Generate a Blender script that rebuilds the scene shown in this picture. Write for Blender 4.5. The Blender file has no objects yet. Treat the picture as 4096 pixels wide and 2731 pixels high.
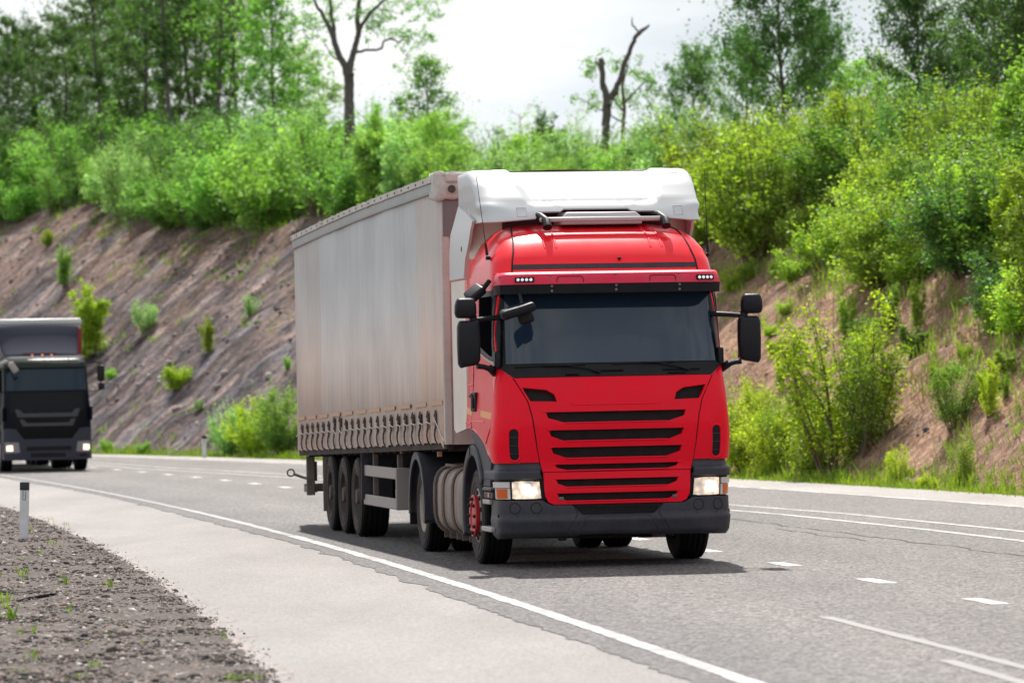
import bpy, bmesh, math, random
import numpy as np
from mathutils import Vector, Matrix, noise
R_ = math.radians
random.seed(7)
RNG = np.random.default_rng(11)
SC = bpy.context.scene
COL = SC.collection

# ------------------------------------------------------------------ tagging
def tag(o, label=None, cat=None, group=None, kind=None):
    if label: o['label'] = label
    if cat: o['category'] = cat
    if group: o['group'] = group
    if kind: o['kind'] = kind
    return o

def empty(name, loc, rz=0.0):
    o = bpy.data.objects.new(name, None)
    o.empty_display_size = 0.3
    o.location = loc
    o.rotation_euler = (0, 0, rz)
    COL.objects.link(o)
    return o

def mesh_obj(name, me, m=None, parent=None):
    o = bpy.data.objects.new(name, me)
    if m is not None:
        me.materials.append(m)
    if parent is not None:
        o.parent = parent
    COL.objects.link(o)
    return o

# ------------------------------------------------------------------ materials
def new_mat(name):
    m = bpy.data.materials.new(name)
    m.use_nodes = True
    nt = m.node_tree
    for n in list(nt.nodes):
        nt.nodes.remove(n)
    out = nt.nodes.new('ShaderNodeOutputMaterial')
    return m, nt, out

def nd(nt, kind, **kw):
    n = nt.nodes.new(kind)
    for k, v in kw.items():
        if hasattr(n, k):
            setattr(n, k, v)
        else:
            n.inputs[k.replace('_', ' ')].default_value = v
    return n

def ramp(nt, stops, src=None, interp='LINEAR'):
    r = nt.nodes.new('ShaderNodeValToRGB')
    r.color_ramp.interpolation = interp
    el = r.color_ramp.elements
    while len(el) < len(stops):
        el.new(0.5)
    for e, (p, c) in zip(el, stops):
        e.position = p
        e.color = (*c, 1) if len(c) == 3 else c
    if src is not None:
        nt.links.new(src, r.inputs[0])
    return r

def noise_tex(nt, scale, detail=4, rough=0.55, vec=None, dist=0.0):
    n = nt.nodes.new('ShaderNodeTexNoise')
    n.inputs['Scale'].default_value = scale
    n.inputs['Detail'].default_value = detail
    n.inputs['Roughness'].default_value = rough
    n.inputs['Distortion'].default_value = dist
    if vec is not None:
        nt.links.new(vec, n.inputs['Vector'])
    return n

def mixc(nt, fac, a, b, mode='MIX'):
    n = nt.nodes.new('ShaderNodeMix')
    n.data_type = 'RGBA'
    n.blend_type = mode
    for sock, v in ((n.inputs[0], fac), (n.inputs[6], a), (n.inputs[7], b)):
        if hasattr(v, 'is_output') or isinstance(v, bpy.types.NodeSocket):
            nt.links.new(v, sock)
        elif isinstance(v, (tuple, list)):
            sock.default_value = (*v, 1) if len(v) == 3 else v
        else:
            sock.default_value = v
    return n.outputs[2]

def objco(nt, sx=1, sy=1, sz=1, rot=(0, 0, 0)):
    tc = nt.nodes.new('ShaderNodeTexCoord')
    mp = nt.nodes.new('ShaderNodeMapping')
    mp.inputs['Scale'].default_value = (sx, sy, sz)
    mp.inputs['Rotation'].default_value = rot
    nt.links.new(tc.outputs['Object'], mp.inputs['Vector'])
    return mp.outputs[0]

def pmat(name, col, rough=0.5, metal=0.0, dirt=None, dirt_amt=0.35, dirt_scale=3.0, bump=0.0, bump_scale=60.0,
         coat=0.0, emit=None, estr=0.0, spec=0.4, rvar=0.0):
    m, nt, out = new_mat(name)
    b = nt.nodes.new('ShaderNodeBsdfPrincipled')
    nt.links.new(b.outputs[0], out.inputs[0])
    b.inputs['Base Color'].default_value = (*col, 1)
    b.inputs['Roughness'].default_value = rough
    b.inputs['Metallic'].default_value = metal
    b.inputs['Specular IOR Level'].default_value = spec
    if coat:
        b.inputs['Coat Weight'].default_value = coat
        b.inputs['Coat Roughness'].default_value = 0.08
    if dirt is not None:
        v = objco(nt)
        n1 = noise_tex(nt, dirt_scale, 6, 0.65, v)
        n2 = noise_tex(nt, dirt_scale * 9, 3, 0.6, v)
        mx = nt.nodes.new('ShaderNodeMath'); mx.operation = 'MULTIPLY_ADD'
        nt.links.new(n2.outputs[0], mx.inputs[0]); mx.inputs[1].default_value = 0.35
        nt.links.new(n1.outputs[0], mx.inputs[2])
        rp = ramp(nt, [(0.45, (0, 0, 0)), (0.95, (dirt_amt,) * 3)], mx.outputs[0])
        c = mixc(nt, rp.outputs[0], col, dirt)
        nt.links.new(c, b.inputs['Base Color'])
        if rvar:
            mr = nt.nodes.new('ShaderNodeMath'); mr.operation = 'MULTIPLY_ADD'
            nt.links.new(n1.outputs[0], mr.inputs[0]); mr.inputs[1].default_value = rvar
            mr.inputs[2].default_value = rough - rvar * 0.4
            nt.links.new(mr.outputs[0], b.inputs['Roughness'])
    if bump:
        v = objco(nt)
        n3 = noise_tex(nt, bump_scale, 3, 0.6, v)
        bp = nt.nodes.new('ShaderNodeBump')
        bp.inputs['Strength'].default_value = bump
        bp.inputs['Distance'].default_value = 0.01
        nt.links.new(n3.outputs[0], bp.inputs['Height'])
        nt.links.new(bp.outputs[0], b.inputs['Normal'])
    if emit is not None:
        b.inputs['Emission Color'].default_value = (*emit, 1)
        b.inputs['Emission Strength'].default_value = estr
    return m

def leaf_mat(name, dark, light, trans, tstr=0.45, gloss=0.03):
    m, nt, out = new_mat(name)
    geo = nt.nodes.new('ShaderNodeNewGeometry')
    oi = nt.nodes.new('ShaderNodeObjectInfo')
    rp = ramp(nt, [(0.0, dark), (0.75, light), (1.0, tuple(min(1, c * 1.35) for c in light))], geo.outputs['Random Per Island'])
    hs = nt.nodes.new('ShaderNodeHueSaturation')
    mr = nt.nodes.new('ShaderNodeMapRange')
    nt.links.new(oi.outputs['Random'], mr.inputs[0])
    mr.inputs[3].default_value = 0.495; mr.inputs[4].default_value = 0.508
    nt.links.new(mr.outputs[0], hs.inputs['Hue'])
    mr2 = nt.nodes.new('ShaderNodeMapRange')
    mu = nt.nodes.new('ShaderNodeMath'); mu.operation = 'FRACT'
    mm = nt.nodes.new('ShaderNodeMath'); mm.operation = 'MULTIPLY'
    nt.links.new(oi.outputs['Random'], mm.inputs[0]); mm.inputs[1].default_value = 7.31
    nt.links.new(mm.outputs[0], mu.inputs[0])
    nt.links.new(mu.outputs[0], mr2.inputs[0])
    mr2.inputs[3].default_value = 0.78; mr2.inputs[4].default_value = 1.22
    nt.links.new(mr2.outputs[0], hs.inputs['Value'])
    nt.links.new(rp.outputs[0], hs.inputs['Color'])
    df = nt.nodes.new('ShaderNodeBsdfDiffuse'); nt.links.new(hs.outputs[0], df.inputs[0])
    tr = nt.nodes.new('ShaderNodeBsdfTranslucent')
    tc = mixc(nt, 1.0, hs.outputs[0], trans, 'MULTIPLY')
    nt.links.new(tc, tr.inputs[0])
    ms = nt.nodes.new('ShaderNodeMixShader'); ms.inputs[0].default_value = tstr
    nt.links.new(df.outputs[0], ms.inputs[1]); nt.links.new(tr.outputs[0], ms.inputs[2])
    gl = nt.nodes.new('ShaderNodeBsdfGlossy'); gl.inputs['Roughness'].default_value = 0.5
    gl.inputs['Color'].default_value = (0.9, 0.95, 0.9, 1)
    m2 = nt.nodes.new('ShaderNodeMixShader'); m2.inputs[0].default_value = gloss
    nt.links.new(ms.outputs[0], m2.inputs[1]); nt.links.new(gl.outputs[0], m2.inputs[2])
    nt.links.new(m2.outputs[0], out.inputs[0])
    return m

# ------------------------------------------------------------------ mesh builder
def smooth(me, ang=35):
    if len(me.polygons) == 0: return
    me.polygons.foreach_set('use_smooth', [True] * len(me.polygons))
    me.set_sharp_from_angle(angle=R_(ang))
    me.update()

class MB:
    def __init__(s): s.v = []; s.f = []
    def add(s, v, f):
        o = len(s.v)
        s.v += [tuple(p) for p in v]
        s.f += [tuple(i + o for i in q) for q in f]
        return s
    def box(s, x0, x1, y0, y1, z0, z1):
        v = [(x0, y0, z0), (x1, y0, z0), (x1, y1, z0), (x0, y1, z0), (x0, y0, z1), (x1, y0, z1), (x1, y1, z1), (x0, y1, z1)]
        return s.add(v, [(0, 3, 2, 1), (4, 5, 6, 7), (0, 1, 5, 4), (1, 2, 6, 5), (2, 3, 7, 6), (3, 0, 4, 7)])
    def hexa(s, pts):
        return s.add(pts, [(0, 3, 2, 1), (4, 5, 6, 7), (0, 1, 5, 4), (1, 2, 6, 5), (2, 3, 7, 6), (3, 0, 4, 7)])
    def rbox(s, c, size, rot=(0, 0, 0), r=0.03, seg=3, p=4.0):
        # rounded box as superellipsoid-like loft along local x
        M = Matrix.Translation(c) @ (Matrix.Rotation(rot[2], 4, 'Z') @ Matrix.Rotation(rot[1], 4, 'Y') @ Matrix.Rotation(rot[0], 4, 'X'))
        bm = bmesh.new(); bmesh.ops.create_cube(bm, size=1.0)
        for v in bm.verts: v.co = Vector((v.co.x * size[0], v.co.y * size[1], v.co.z * size[2]))
        bmesh.ops.bevel(bm, geom=list(bm.edges), offset=min(r, min(size) * 0.49), segments=seg, profile=0.5, affect='EDGES')
        bm.verts.index_update()
        s.add([M @ v.co for v in bm.verts], [[v.index for v in f.verts] for f in bm.faces])
        bm.free(); return s
    def tube(s, pts, r, n=8, cap=True):
        pts = [Vector(p) for p in pts]
        rs = r if isinstance(r, (list, tuple)) else [r] * len(pts)
        rings = []; prev = None
        for i, p in enumerate(pts):
            t = (pts[min(i + 1, len(pts) - 1)] - pts[max(i - 1, 0)]).normalized()
            if prev is None:
                a = Vector((0, 0, 1)) if abs(t.z) < 0.9 else Vector((1, 0, 0))
                u = t.cross(a).normalized()
            else:
                u = (prev - t * prev.dot(t))
                u = u.normalized() if u.length > 1e-6 else t.orthogonal().normalized()
            prev = u; w = t.cross(u)
            rings.append([p + (u * math.cos(k * 2 * math.pi / n) + w * math.sin(k * 2 * math.pi / n)) * rs[i] for k in range(n)])
        return s.loft(rings, cap, cap)
    def loft(s, rings, capa=True, capb=True, closed=True):
        n = len(rings[0]); v = [p for r in rings for p in r]; f = []
        for i in range(len(rings) - 1):
            for k in range(n if closed else n - 1):
                f.append((i * n + k, i * n + (k + 1) % n, (i + 1) * n + (k + 1) % n, (i + 1) * n + k))
        if capa: f.append(tuple(range(n - 1, -1, -1)))
        if capb: f.append(tuple(range((len(rings) - 1) * n, len(rings) * n)))
        return s.add(v, f)
    def lathe(s, prof, c, axis='x', n=40, sgn=1):
        # prof: list of (radius, axial)
        rings = []
        for (r, a) in prof:
            ring = []
            for k in range(n):
                t = 2 * math.pi * k / n
                q = (c[0] + a * sgn, c[1] + r * math.cos(t), c[2] + r * math.sin(t)) if axis == 'x' else \
                    ((c[0] + r * math.cos(t), c[1] + a * sgn, c[2] + r * math.sin(t)) if axis == 'y' else
                     (c[0] + r * math.cos(t), c[1] + r * math.sin(t), c[2] + a * sgn))
                ring.append(q)
            rings.append(ring)
        return s.loft(rings, False, False)
    def disc(s, c, r, axis='x', d=0.01, n=20, sgn=1):
        return s.lathe([(0.0005, d), (r * 0.85, d), (r, d * 0.6), (r, 0)], c, axis, n, sgn)
    def prism(s, poly, axis, d0, d1):
        n = len(poly)
        def P(a, b, d): return (d, a, b) if axis == 'x' else ((a, d, b) if axis == 'y' else (a, b, d))
        v = [P(a, b, d0) for a, b in poly] + [P(a, b, d1) for a, b in poly]
        f = [tuple(range(n)), tuple(range(2 * n - 1, n - 1, -1))]
        f += [(i, i + n, (i + 1) % n + n, (i + 1) % n) for i in range(n)]
        return s.add(v, f)
    def build(s, name, m, parent=None, bevel=0.0, ang=35, seg=2, fix=True):
        me = bpy.data.meshes.new(name)
        me.from_pydata(s.v, [], s.f)
        if fix:
            bm = bmesh.new(); bm.from_mesh(me)
            bmesh.ops.remove_doubles(bm, verts=bm.verts, dist=1e-5)
            bmesh.ops.dissolve_degenerate(bm, edges=bm.edges, dist=1e-6)
            bmesh.ops.recalc_face_normals(bm, faces=bm.faces)
            bm.to_mesh(me); bm.free()
        smooth(me, ang)
        o = mesh_obj(name, me, m, parent)
        if bevel:
            b = o.modifiers.new('bevel', 'BEVEL'); b.width = bevel; b.segments = seg
            b.limit_method = 'ANGLE'; b.angle_limit = R_(40)
        return o

def sheet(name, outer, holes, mapf, thick, m, parent, step=(0.12, 0.12), ang=30, off=0.0, lip=0.0):
    """flat outline with holes in (a,b), cut to a grid, wrapped by mapf(a,b,depth), closed to a slab of given thickness"""
    bm = bmesh.new()
    def loop(pts):
        vs = [bm.verts.new((p[0], p[1], 0)) for p in pts]
        for i in range(len(vs)): bm.edges.new((vs[i], vs[(i + 1) % len(vs)]))
    loop(outer)
    for h in holes: loop(h)
    bmesh.ops.triangle_fill(bm, use_beauty=True, use_dissolve=False, edges=list(bm.edges), normal=(0, 0, 1))
    A = [p[0] for p in outer]; B = [p[1] for p in outer]
    for ax, lo, hi, st in ((0, min(A), max(A), step[0]), (1, min(B), max(B), step[1])):
        if not st: continue
        k = math.floor(lo / st) + 1
        while k * st < hi - 1e-4:
            co = (k * st, 0, 0) if ax == 0 else (0, k * st, 0)
            no = (1, 0, 0) if ax == 0 else (0, 1, 0)
            bmesh.ops.bisect_plane(bm, geom=list(bm.verts) + list(bm.edges) + list(bm.faces), dist=1e-5, plane_co=co, plane_no=no)
            k += 1
    front = [(v.co.x, v.co.y) for v in bm.verts]
    bm.verts.index_update()
    F = [[v.index for v in f.verts] for f in bm.faces]
    bd = [(e.verts[0].index, e.verts[1].index) for e in bm.edges if len(e.link_faces) == 1]
    bm.free()
    n = len(front)
    V = [mapf(a, b, off) for a, b in front] + [mapf(a, b, off + thick) for a, b in front]
    FF = F + [[i + n for i in reversed(f)] for f in F] + [(a, b, b + n, a + n) for a, b in bd]
    mb = MB(); mb.add(V, FF)
    return mb.build(name, m, parent, ang=ang)

class Wrap:
    """curved front of a cab: superellipse sections, continued along both sides.  a = arc length from the centre line"""
    def __init__(s, zs, yf, hw, dc, n=4.0):
        s.zs, s.yf, s.hw, s.dc, s.n = zs, yf, hw, dc, n
        ph = np.linspace(0, math.pi / 2, 400)
        xf = np.sin(ph) ** (2 / n); yd = 1 - np.cos(ph) ** (2 / n)
        hr, dr = float(np.mean(hw)), float(np.mean(dc))
        L = np.concatenate([[0], np.cumsum(np.hypot(np.diff(xf * hr), np.diff(yd * dr)))])
        s.xf, s.yd, s.L, s.A = xf, yd, L, L[-1]
    def p(s, z):
        return float(np.interp(z, s.zs, s.yf)), float(np.interp(z, s.zs, s.hw)), float(np.interp(z, s.zs, s.dc))
    def ax(s, x, z):
        yf, hw, dc = s.p(z)
        q = min(abs(x) / hw, 1.0)
        return math.copysign(float(np.interp(q, s.xf, s.L)), x)
    def ay(s, y, z, side=-1):
        yf, hw, dc = s.p(z)
        t = (y - yf) / dc
        if t < 1: return side * float(np.interp(t, s.yd, s.L))
        return side * (s.A + y - yf - dc)
    def raw(s, a, z):
        yf, hw, dc = s.p(z)
        q = abs(a); sg = 1 if a >= 0 else -1
        if q <= s.A:
            return Vector((sg * hw * float(np.interp(q, s.L, s.xf)), yf + dc * float(np.interp(q, s.L, s.yd)), z))
        return Vector((sg * hw, yf + dc + q - s.A, z))
    def m(s, a, z, d=0.0):
        P = s.raw(a, z)
        ta = (s.raw(a + 0.012, z) - s.raw(a - 0.012, z)); tz = (s.raw(a, z + 0.012) - s.raw(a, z - 0.012))
        nn = ta.cross(tz)
        if nn.length > 1e-9: P = P - nn.normalized() * d
        return P
    def fx(s, pts): return [(s.ax(x, z), z) for x, z in pts]
    def sy(s, pts, side=-1): return [(s.ay(y, z, side), z) for y, z in pts]
    def line(s, pts, d=-0.002, step=0.08):
        out = []
        for (a0, z0), (a1, z1) in zip(pts, pts[1:]):
            k = max(1, int(math.hypot(a1 - a0, z1 - z0) / step))
            out += [s.m(a0 + (a1 - a0) * i / k, z0 + (z1 - z0) * i / k, d) for i in range(k)]
        out.append(s.m(*pts[-1], d))
        return out

def rrect(x0, x1, z0, z1, r, n=4):
    out = []
    for cx, cz, a0 in ((x1 - r, z0 + r, -90), (x1 - r, z1 - r, 0), (x0 + r, z1 - r, 90), (x0 + r, z0 + r, 180)):
        for k in range(n + 1):
            t = R_(a0 + 90 * k / n); out.append((cx + r * math.cos(t), cz + r * math.sin(t)))
    return out

# ------------------------------------------------------------------ camera
FPX, CAMH, ROLL, CX, CY = 9900.0, 1.88, 0.020, 1176.0, 784.0
HZ = 894 - (1176 - 1110) * 0.02
PITCH = math.atan((HZ - CY) / FPX)
fwd = Vector((0, math.cos(PITCH), math.sin(PITCH))); up0 = Vector((0, -math.sin(PITCH), math.cos(PITCH))); r0 = Vector((1, 0, 0))
camR = r0 * math.cos(ROLL) - up0 * math.sin(ROLL); camU = up0 * math.cos(ROLL) + r0 * math.sin(ROLL)
cam_d = bpy.data.cameras.new('camera'); cam = bpy.data.objects.new('camera', cam_d); COL.objects.link(cam)
mw = Matrix((camR, camU, -fwd)).transposed().to_4x4(); mw.translation = (0, 0, CAMH)
cam.matrix_world = mw
cam_d.sensor_width = 36; cam_d.lens = FPX / 2352 * 36
cam_d.clip_start = 0.5; cam_d.clip_end = 6000
cam_d.dof.use_dof = True; cam_d.dof.focus_distance = 47.0; cam_d.dof.aperture_fstop = 3.1
SC.camera = cam

def proj(p):
    d = Vector(p) - Vector((0, 0, CAMH)); w = d.dot(fwd)
    return CX + FPX * d.dot(camR) / w, CY - FPX * d.dot(camU) / w
# ------------------------------------------------------------------ vehicle materials
DUST = (0.30, 0.22, 0.18)
M = {}
M['red'] = pmat('red_paint', (0.86, 0.002, 0.020), 0.34, dirt=(0.62, 0.02, 0.035), dirt_amt=0.4, dirt_scale=2.2, coat=0.10, spec=0.10, rvar=0.15)
M['red_gloss'] = pmat('glossy_red_paint', (0.86, 0.005, 0.020), 0.32, dirt=(0.62, 0.03, 0.03), dirt_amt=0.4, dirt_scale=2.2, coat=0.28, spec=0.2, rvar=0.15)
M['red_faded'] = pmat('faded_red_plastic', (0.72, 0.010, 0.055), 0.45, dirt=(0.5, 0.09, 0.12), dirt_amt=0.5, dirt_scale=4, spec=0.3)
M['maroon'] = pmat('dark_maroon', (0.09, 0.025, 0.04), 0.5)
M['white'] = pmat('white_fairing', (0.54, 0.545, 0.55), 0.38, dirt=(0.5, 0.48, 0.46), dirt_amt=0.3, dirt_scale=1.6, coat=0.15)
M['cream'] = pmat('cream_panel', (0.76, 0.70, 0.62), 0.45, dirt=(0.5, 0.38, 0.3), dirt_amt=0.45, dirt_scale=1.5)
M['grey_plastic'] = pmat('grey_plastic', (0.022, 0.023, 0.033), 0.5, dirt=(0.09, 0.078, 0.08), dirt_amt=0.45, dirt_scale=3.5, bump=0.12, bump_scale=140, spec=0.3)
M['black_plastic'] = pmat('black_plastic', (0.007, 0.0067, 0.009), 0.5, dirt=(0.04, 0.035, 0.035), dirt_amt=0.25, dirt_scale=6, spec=0.2)
M['mirror_plastic'] = pmat('mirror_plastic', (0.009, 0.0085, 0.012), 0.45, bump=0.15, bump_scale=300, spec=0.25)
M['black_gloss'] = pmat('black_glaze', (0.004, 0.004, 0.005), 0.2, spec=0.15)
M['mesh_black'] = pmat('grille_mesh', (0.007, 0.0065, 0.007), 0.6, dirt=(0.04, 0.03, 0.028), dirt_amt=0.4, dirt_scale=9, bump=0.5, bump_scale=160, spec=0.2)
M['gap'] = pmat('panel_gap', (0.01, 0.006, 0.007), 0.8)
M['chassis'] = pmat('chassis_paint', (0.016, 0.014, 0.014), 0.75, dirt=DUST, dirt_amt=0.22, dirt_scale=3, spec=0.15)
M['dusty'] = pmat('dusty_metal', (0.10, 0.085, 0.078), 0.75, dirt=DUST, dirt_amt=0.7, dirt_scale=3)
M['tank'] = pmat('dusty_tank', (0.20, 0.155, 0.135), 0.62, dirt=(0.34, 0.26, 0.21), dirt_amt=0.8, dirt_scale=5)
M['alu'] = pmat('dull_aluminium', (0.42, 0.40, 0.385), 0.5, metal=0.35, dirt=DUST, dirt_amt=0.5, dirt_scale=6)
M['guard_metal'] = pmat('grey_guard_rail', (0.30, 0.28, 0.275), 0.55, dirt=DUST, dirt_amt=0.7, dirt_scale=4)
M['tyre'] = pmat('tyre_rubber', (0.006, 0.006, 0.0065), 0.8, dirt=(0.05, 0.042, 0.04), dirt_amt=0.2, dirt_scale=3, bump=0.25, bump_scale=90, spec=0.15)
M['sidewall'] = pmat('dusty_sidewall', (0.035, 0.030, 0.029), 0.8, dirt=(0.13, 0.105, 0.095), dirt_amt=0.6, dirt_scale=3.5, bump=0.2, bump_scale=60, spec=0.2)
M['rim_grey'] = pmat('grey_rim', (0.36, 0.35, 0.34), 0.5, metal=0.2, dirt=DUST, dirt_amt=0.7, dirt_scale=7)
M['rim_cream'] = pmat('cream_rim', (0.52, 0.46, 0.41), 0.5, dirt=DUST, dirt_amt=0.7, dirt_scale=6)
M['rim_dark'] = pmat('dark_rim', (0.035, 0.026, 0.025), 0.7, dirt=DUST, dirt_amt=0.3, dirt_scale=6)
M['hub_red'] = pmat('red_hub', (0.5, 0.012, 0.02), 0.4, dirt=(0.2, 0.04, 0.04), dirt_amt=0.5, dirt_scale=9)
M['steel'] = pmat('steel', (0.3, 0.3, 0.31), 0.4, metal=0.8)
M['grey_bar'] = pmat('grey_bar', (0.45, 0.43, 0.44), 0.4, dirt=DUST, dirt_amt=0.3)
M['orange'] = pmat('orange_stripe', (0.80, 0.30, 0.03), 0.35, coat=0.2)
M['tape'] = pmat('dusty_orange_tape', (0.56, 0.29, 0.15), 0.6, dirt=(0.45, 0.34, 0.27), dirt_amt=0.9, dirt_scale=3)
M['led'] = pmat('daylight_lamp', (0.9, 0.9, 0.9), 0.15, emit=(1, 1, 0.97), estr=0.2)
M['amber'] = pmat('amber_lens', (0.60, 0.12, 0.02), 0.18, coat=0.3)
M['clear_lens'] = pmat('clear_lens', (0.62, 0.58, 0.56), 0.12, coat=0.5, bump=0.3, bump_scale=40)
M['rope'] = pmat('white_rope', (0.55, 0.51, 0.47), 0.8)
M['strap'] = pmat('black_strap', (0.022, 0.019, 0.018), 0.7, dirt=DUST, dirt_amt=0.3)
M['mirror_glass'] = pmat('mirror_glass', (0.7, 0.72, 0.75), 0.03, metal=1.0)
M['dirty_white'] = pmat('dirty_white_panel', (0.58, 0.53, 0.50), 0.55, dirt=(0.36, 0.26, 0.2), dirt_amt=0.7, dirt_scale=1.4)

def glass_mat(name, col, spec=0.6):
    m, nt, out = new_mat(name)
    b = nd(nt, 'ShaderNodeBsdfPrincipled'); nt.links.new(b.outputs[0], out.inputs[0])
    v = objco(nt)
    n = noise_tex(nt, 1.1, 3, 0.5, v)
    c = mixc(nt, n.outputs[0], tuple(x * 0.75 for x in col), tuple(x * 1.2 for x in col))
    nt.links.new(c, b.inputs['Base Color'])
    b.inputs['Roughness'].default_value = 0.06
    b.inputs['IOR'].default_value = 1.5
    b.inputs['Specular IOR Level'].default_value = spec
    return m
M['windscreen'] = glass_mat('windscreen_glass', (0.015, 0.028, 0.050))
M['dark_interior'] = pmat('dark_window', (0.004, 0.004, 0.005), 0.9, spec=0.0)  # matte black colour stands in for a shaded cab interior

def lamp_mat(name, strength):
    m, nt, out = new_mat(name)
    b = nd(nt, 'ShaderNodeBsdfPrincipled'); nt.links.new(b.outputs[0], out.inputs[0])
    b.inputs['Base Color'].default_value = (0.75, 0.68, 0.6, 1); b.inputs['Roughness'].default_value = 0.1
    v = objco(nt, 1, 1, 1)
    vo = nt.nodes.new('ShaderNodeTexVoronoi'); vo.inputs['Scale'].default_value = 17
    nt.links.new(v, vo.inputs['Vector'])
    rp = ramp(nt, [(0.0, (1.0, 0.93, 0.8)), (0.35, (0.9, 0.66, 0.42)), (0.7, (0.35, 0.24, 0.17)), (1.0, (0.12, 0.09, 0.08))], vo.outputs['Distance'])
    nt.links.new(rp.outputs[0], b.inputs['Emission Color'])
    b.inputs['Emission Strength'].default_value = strength
    return m
M['lamp_lens'] = lamp_mat('lit_lamp_lens', 0.55)
M['lamp_core'] = pmat('lit_lamp_core', (1, 0.95, 0.85), 0.2, emit=(1.0, 0.86, 0.66), estr=2.2)

def curtain_mat():
    m, nt, out = new_mat('dusty_curtain')
    b = nd(nt, 'ShaderNodeBsdfPrincipled'); nt.links.new(b.outputs[0], out.inputs[0])
    tc = nt.nodes.new('ShaderNodeTexCoord'); sp = nt.nodes.new('ShaderNodeSeparateXYZ')
    nt.links.new(tc.outputs['Object'], sp.inputs[0])
    st = noise_tex(nt, 1.0, 5, 0.7, objco(nt, 1, 5.5, 0.22))
    st2 = noise_tex(nt, 1.0, 4, 0.6, objco(nt, 1, 26, 0.5))
    blot = noise_tex(nt, 0.7, 5, 0.6, objco(nt))
    # dust from the bottom up, ragged by the streaks
    mr = nt.nodes.new('ShaderNodeMapRange'); nt.links.new(sp.outputs[2], mr.inputs[0])
    mr.inputs[1].default_value = 3.5; mr.inputs[2].default_value = 1.25; mr.inputs[3].default_value = 0; mr.inputs[4].default_value = 1
    ad = nt.nodes.new('ShaderNodeMath'); ad.operation = 'MULTIPLY_ADD'
    nt.links.new(st.outputs[0], ad.inputs[0]); ad.inputs[1].default_value = 0.36; nt.links.new(mr.outputs[0], ad.inputs[2])
    rp = ramp(nt, [(0.14, (0.49, 0.495, 0.49)), (0.46, (0.64, 0.60, 0.575)), (0.70, (0.72, 0.60, 0.53)), (0.86, (0.61, 0.475, 0.40)), (1.0, (0.42, 0.305, 0.245))], ad.outputs[0])
    # newer middle cloth is bluish, end cloths browner
    rl = ramp(nt, [(0.0, (1, 1, 1)), (0.0001, (1, 1, 1))])
    my = nt.nodes.new('ShaderNodeMapRange'); nt.links.new(sp.outputs[1], my.inputs[0])
    my.inputs[1].default_value = CUR_Y0; my.inputs[2].default_value = CUR_Y1
    f1 = (5.4 - 3.5) / 13.9; f2 = (14.5 - 3.5) / 13.9
    pr = ramp(nt, [(0.0, (1.0, 0.90, 0.85)), (f1, (0.97, 1.0, 1.03)), (f2, (0.93, 0.87, 0.84))], my.outputs[0], 'CONSTANT')
    c1 = mixc(nt, 1.0, rp.outputs[0], pr.outputs[0], 'MULTIPLY')
    r2 = ramp(nt, [(0.35, (0.80, 0.79, 0.78)), (0.6, (1.03, 1.03, 1.03))], st2.outputs[0])
    c2 = mixc(nt, 0.5, c1, r2.outputs[0], 'MULTIPLY')
    r3 = ramp(nt, [(0.3, (0.84, 0.84, 0.84)), (0.7, (1.12, 1.12, 1.12))], blot.outputs[0])
    c3 = mixc(nt, 0.8, c2, r3.outputs[0], 'MULTIPLY')
    nt.links.new(c3, b.inputs['Base Color'])
    b.inputs['Roughness'].default_value = 0.5
    b.inputs['Specular IOR Level'].default_value = 0.4
    return m

# ------------------------------------------------------------------ wheels
def tyre_mb(c, R, W, side):
    mb = MB(); h = W / 2
    prof = [(R * 0.56, -h * 0.80), (R * 0.60, -h * 0.94), (R * 0.78, -h), (R * 0.93, -h * 0.94), (R * 0.985, -h * 0.82)]
    for q in (-0.55, -0.18, 0.18, 0.55):
        prof += [(R, (q - 0.10) * h), (R * 0.975, (q - 0.06) * h), (R * 0.975, (q + 0.06) * h), (R, (q + 0.10) * h)]
    prof += [(R * 0.985, h * 0.82), (R * 0.93, h * 0.94), (R * 0.78, h), (R * 0.60, h * 0.94), (R * 0.56, h * 0.80)]
    mb.lathe(prof, c, 'x', 56, side)
    for rr in (0.70, 0.86):
        mb.lathe([(R * rr - 0.006, h * 0.975), (R * rr, h * 1.012), (R * rr + 0.006, h * 0.975)], c, 'x', 56, side)
    return mb

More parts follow.
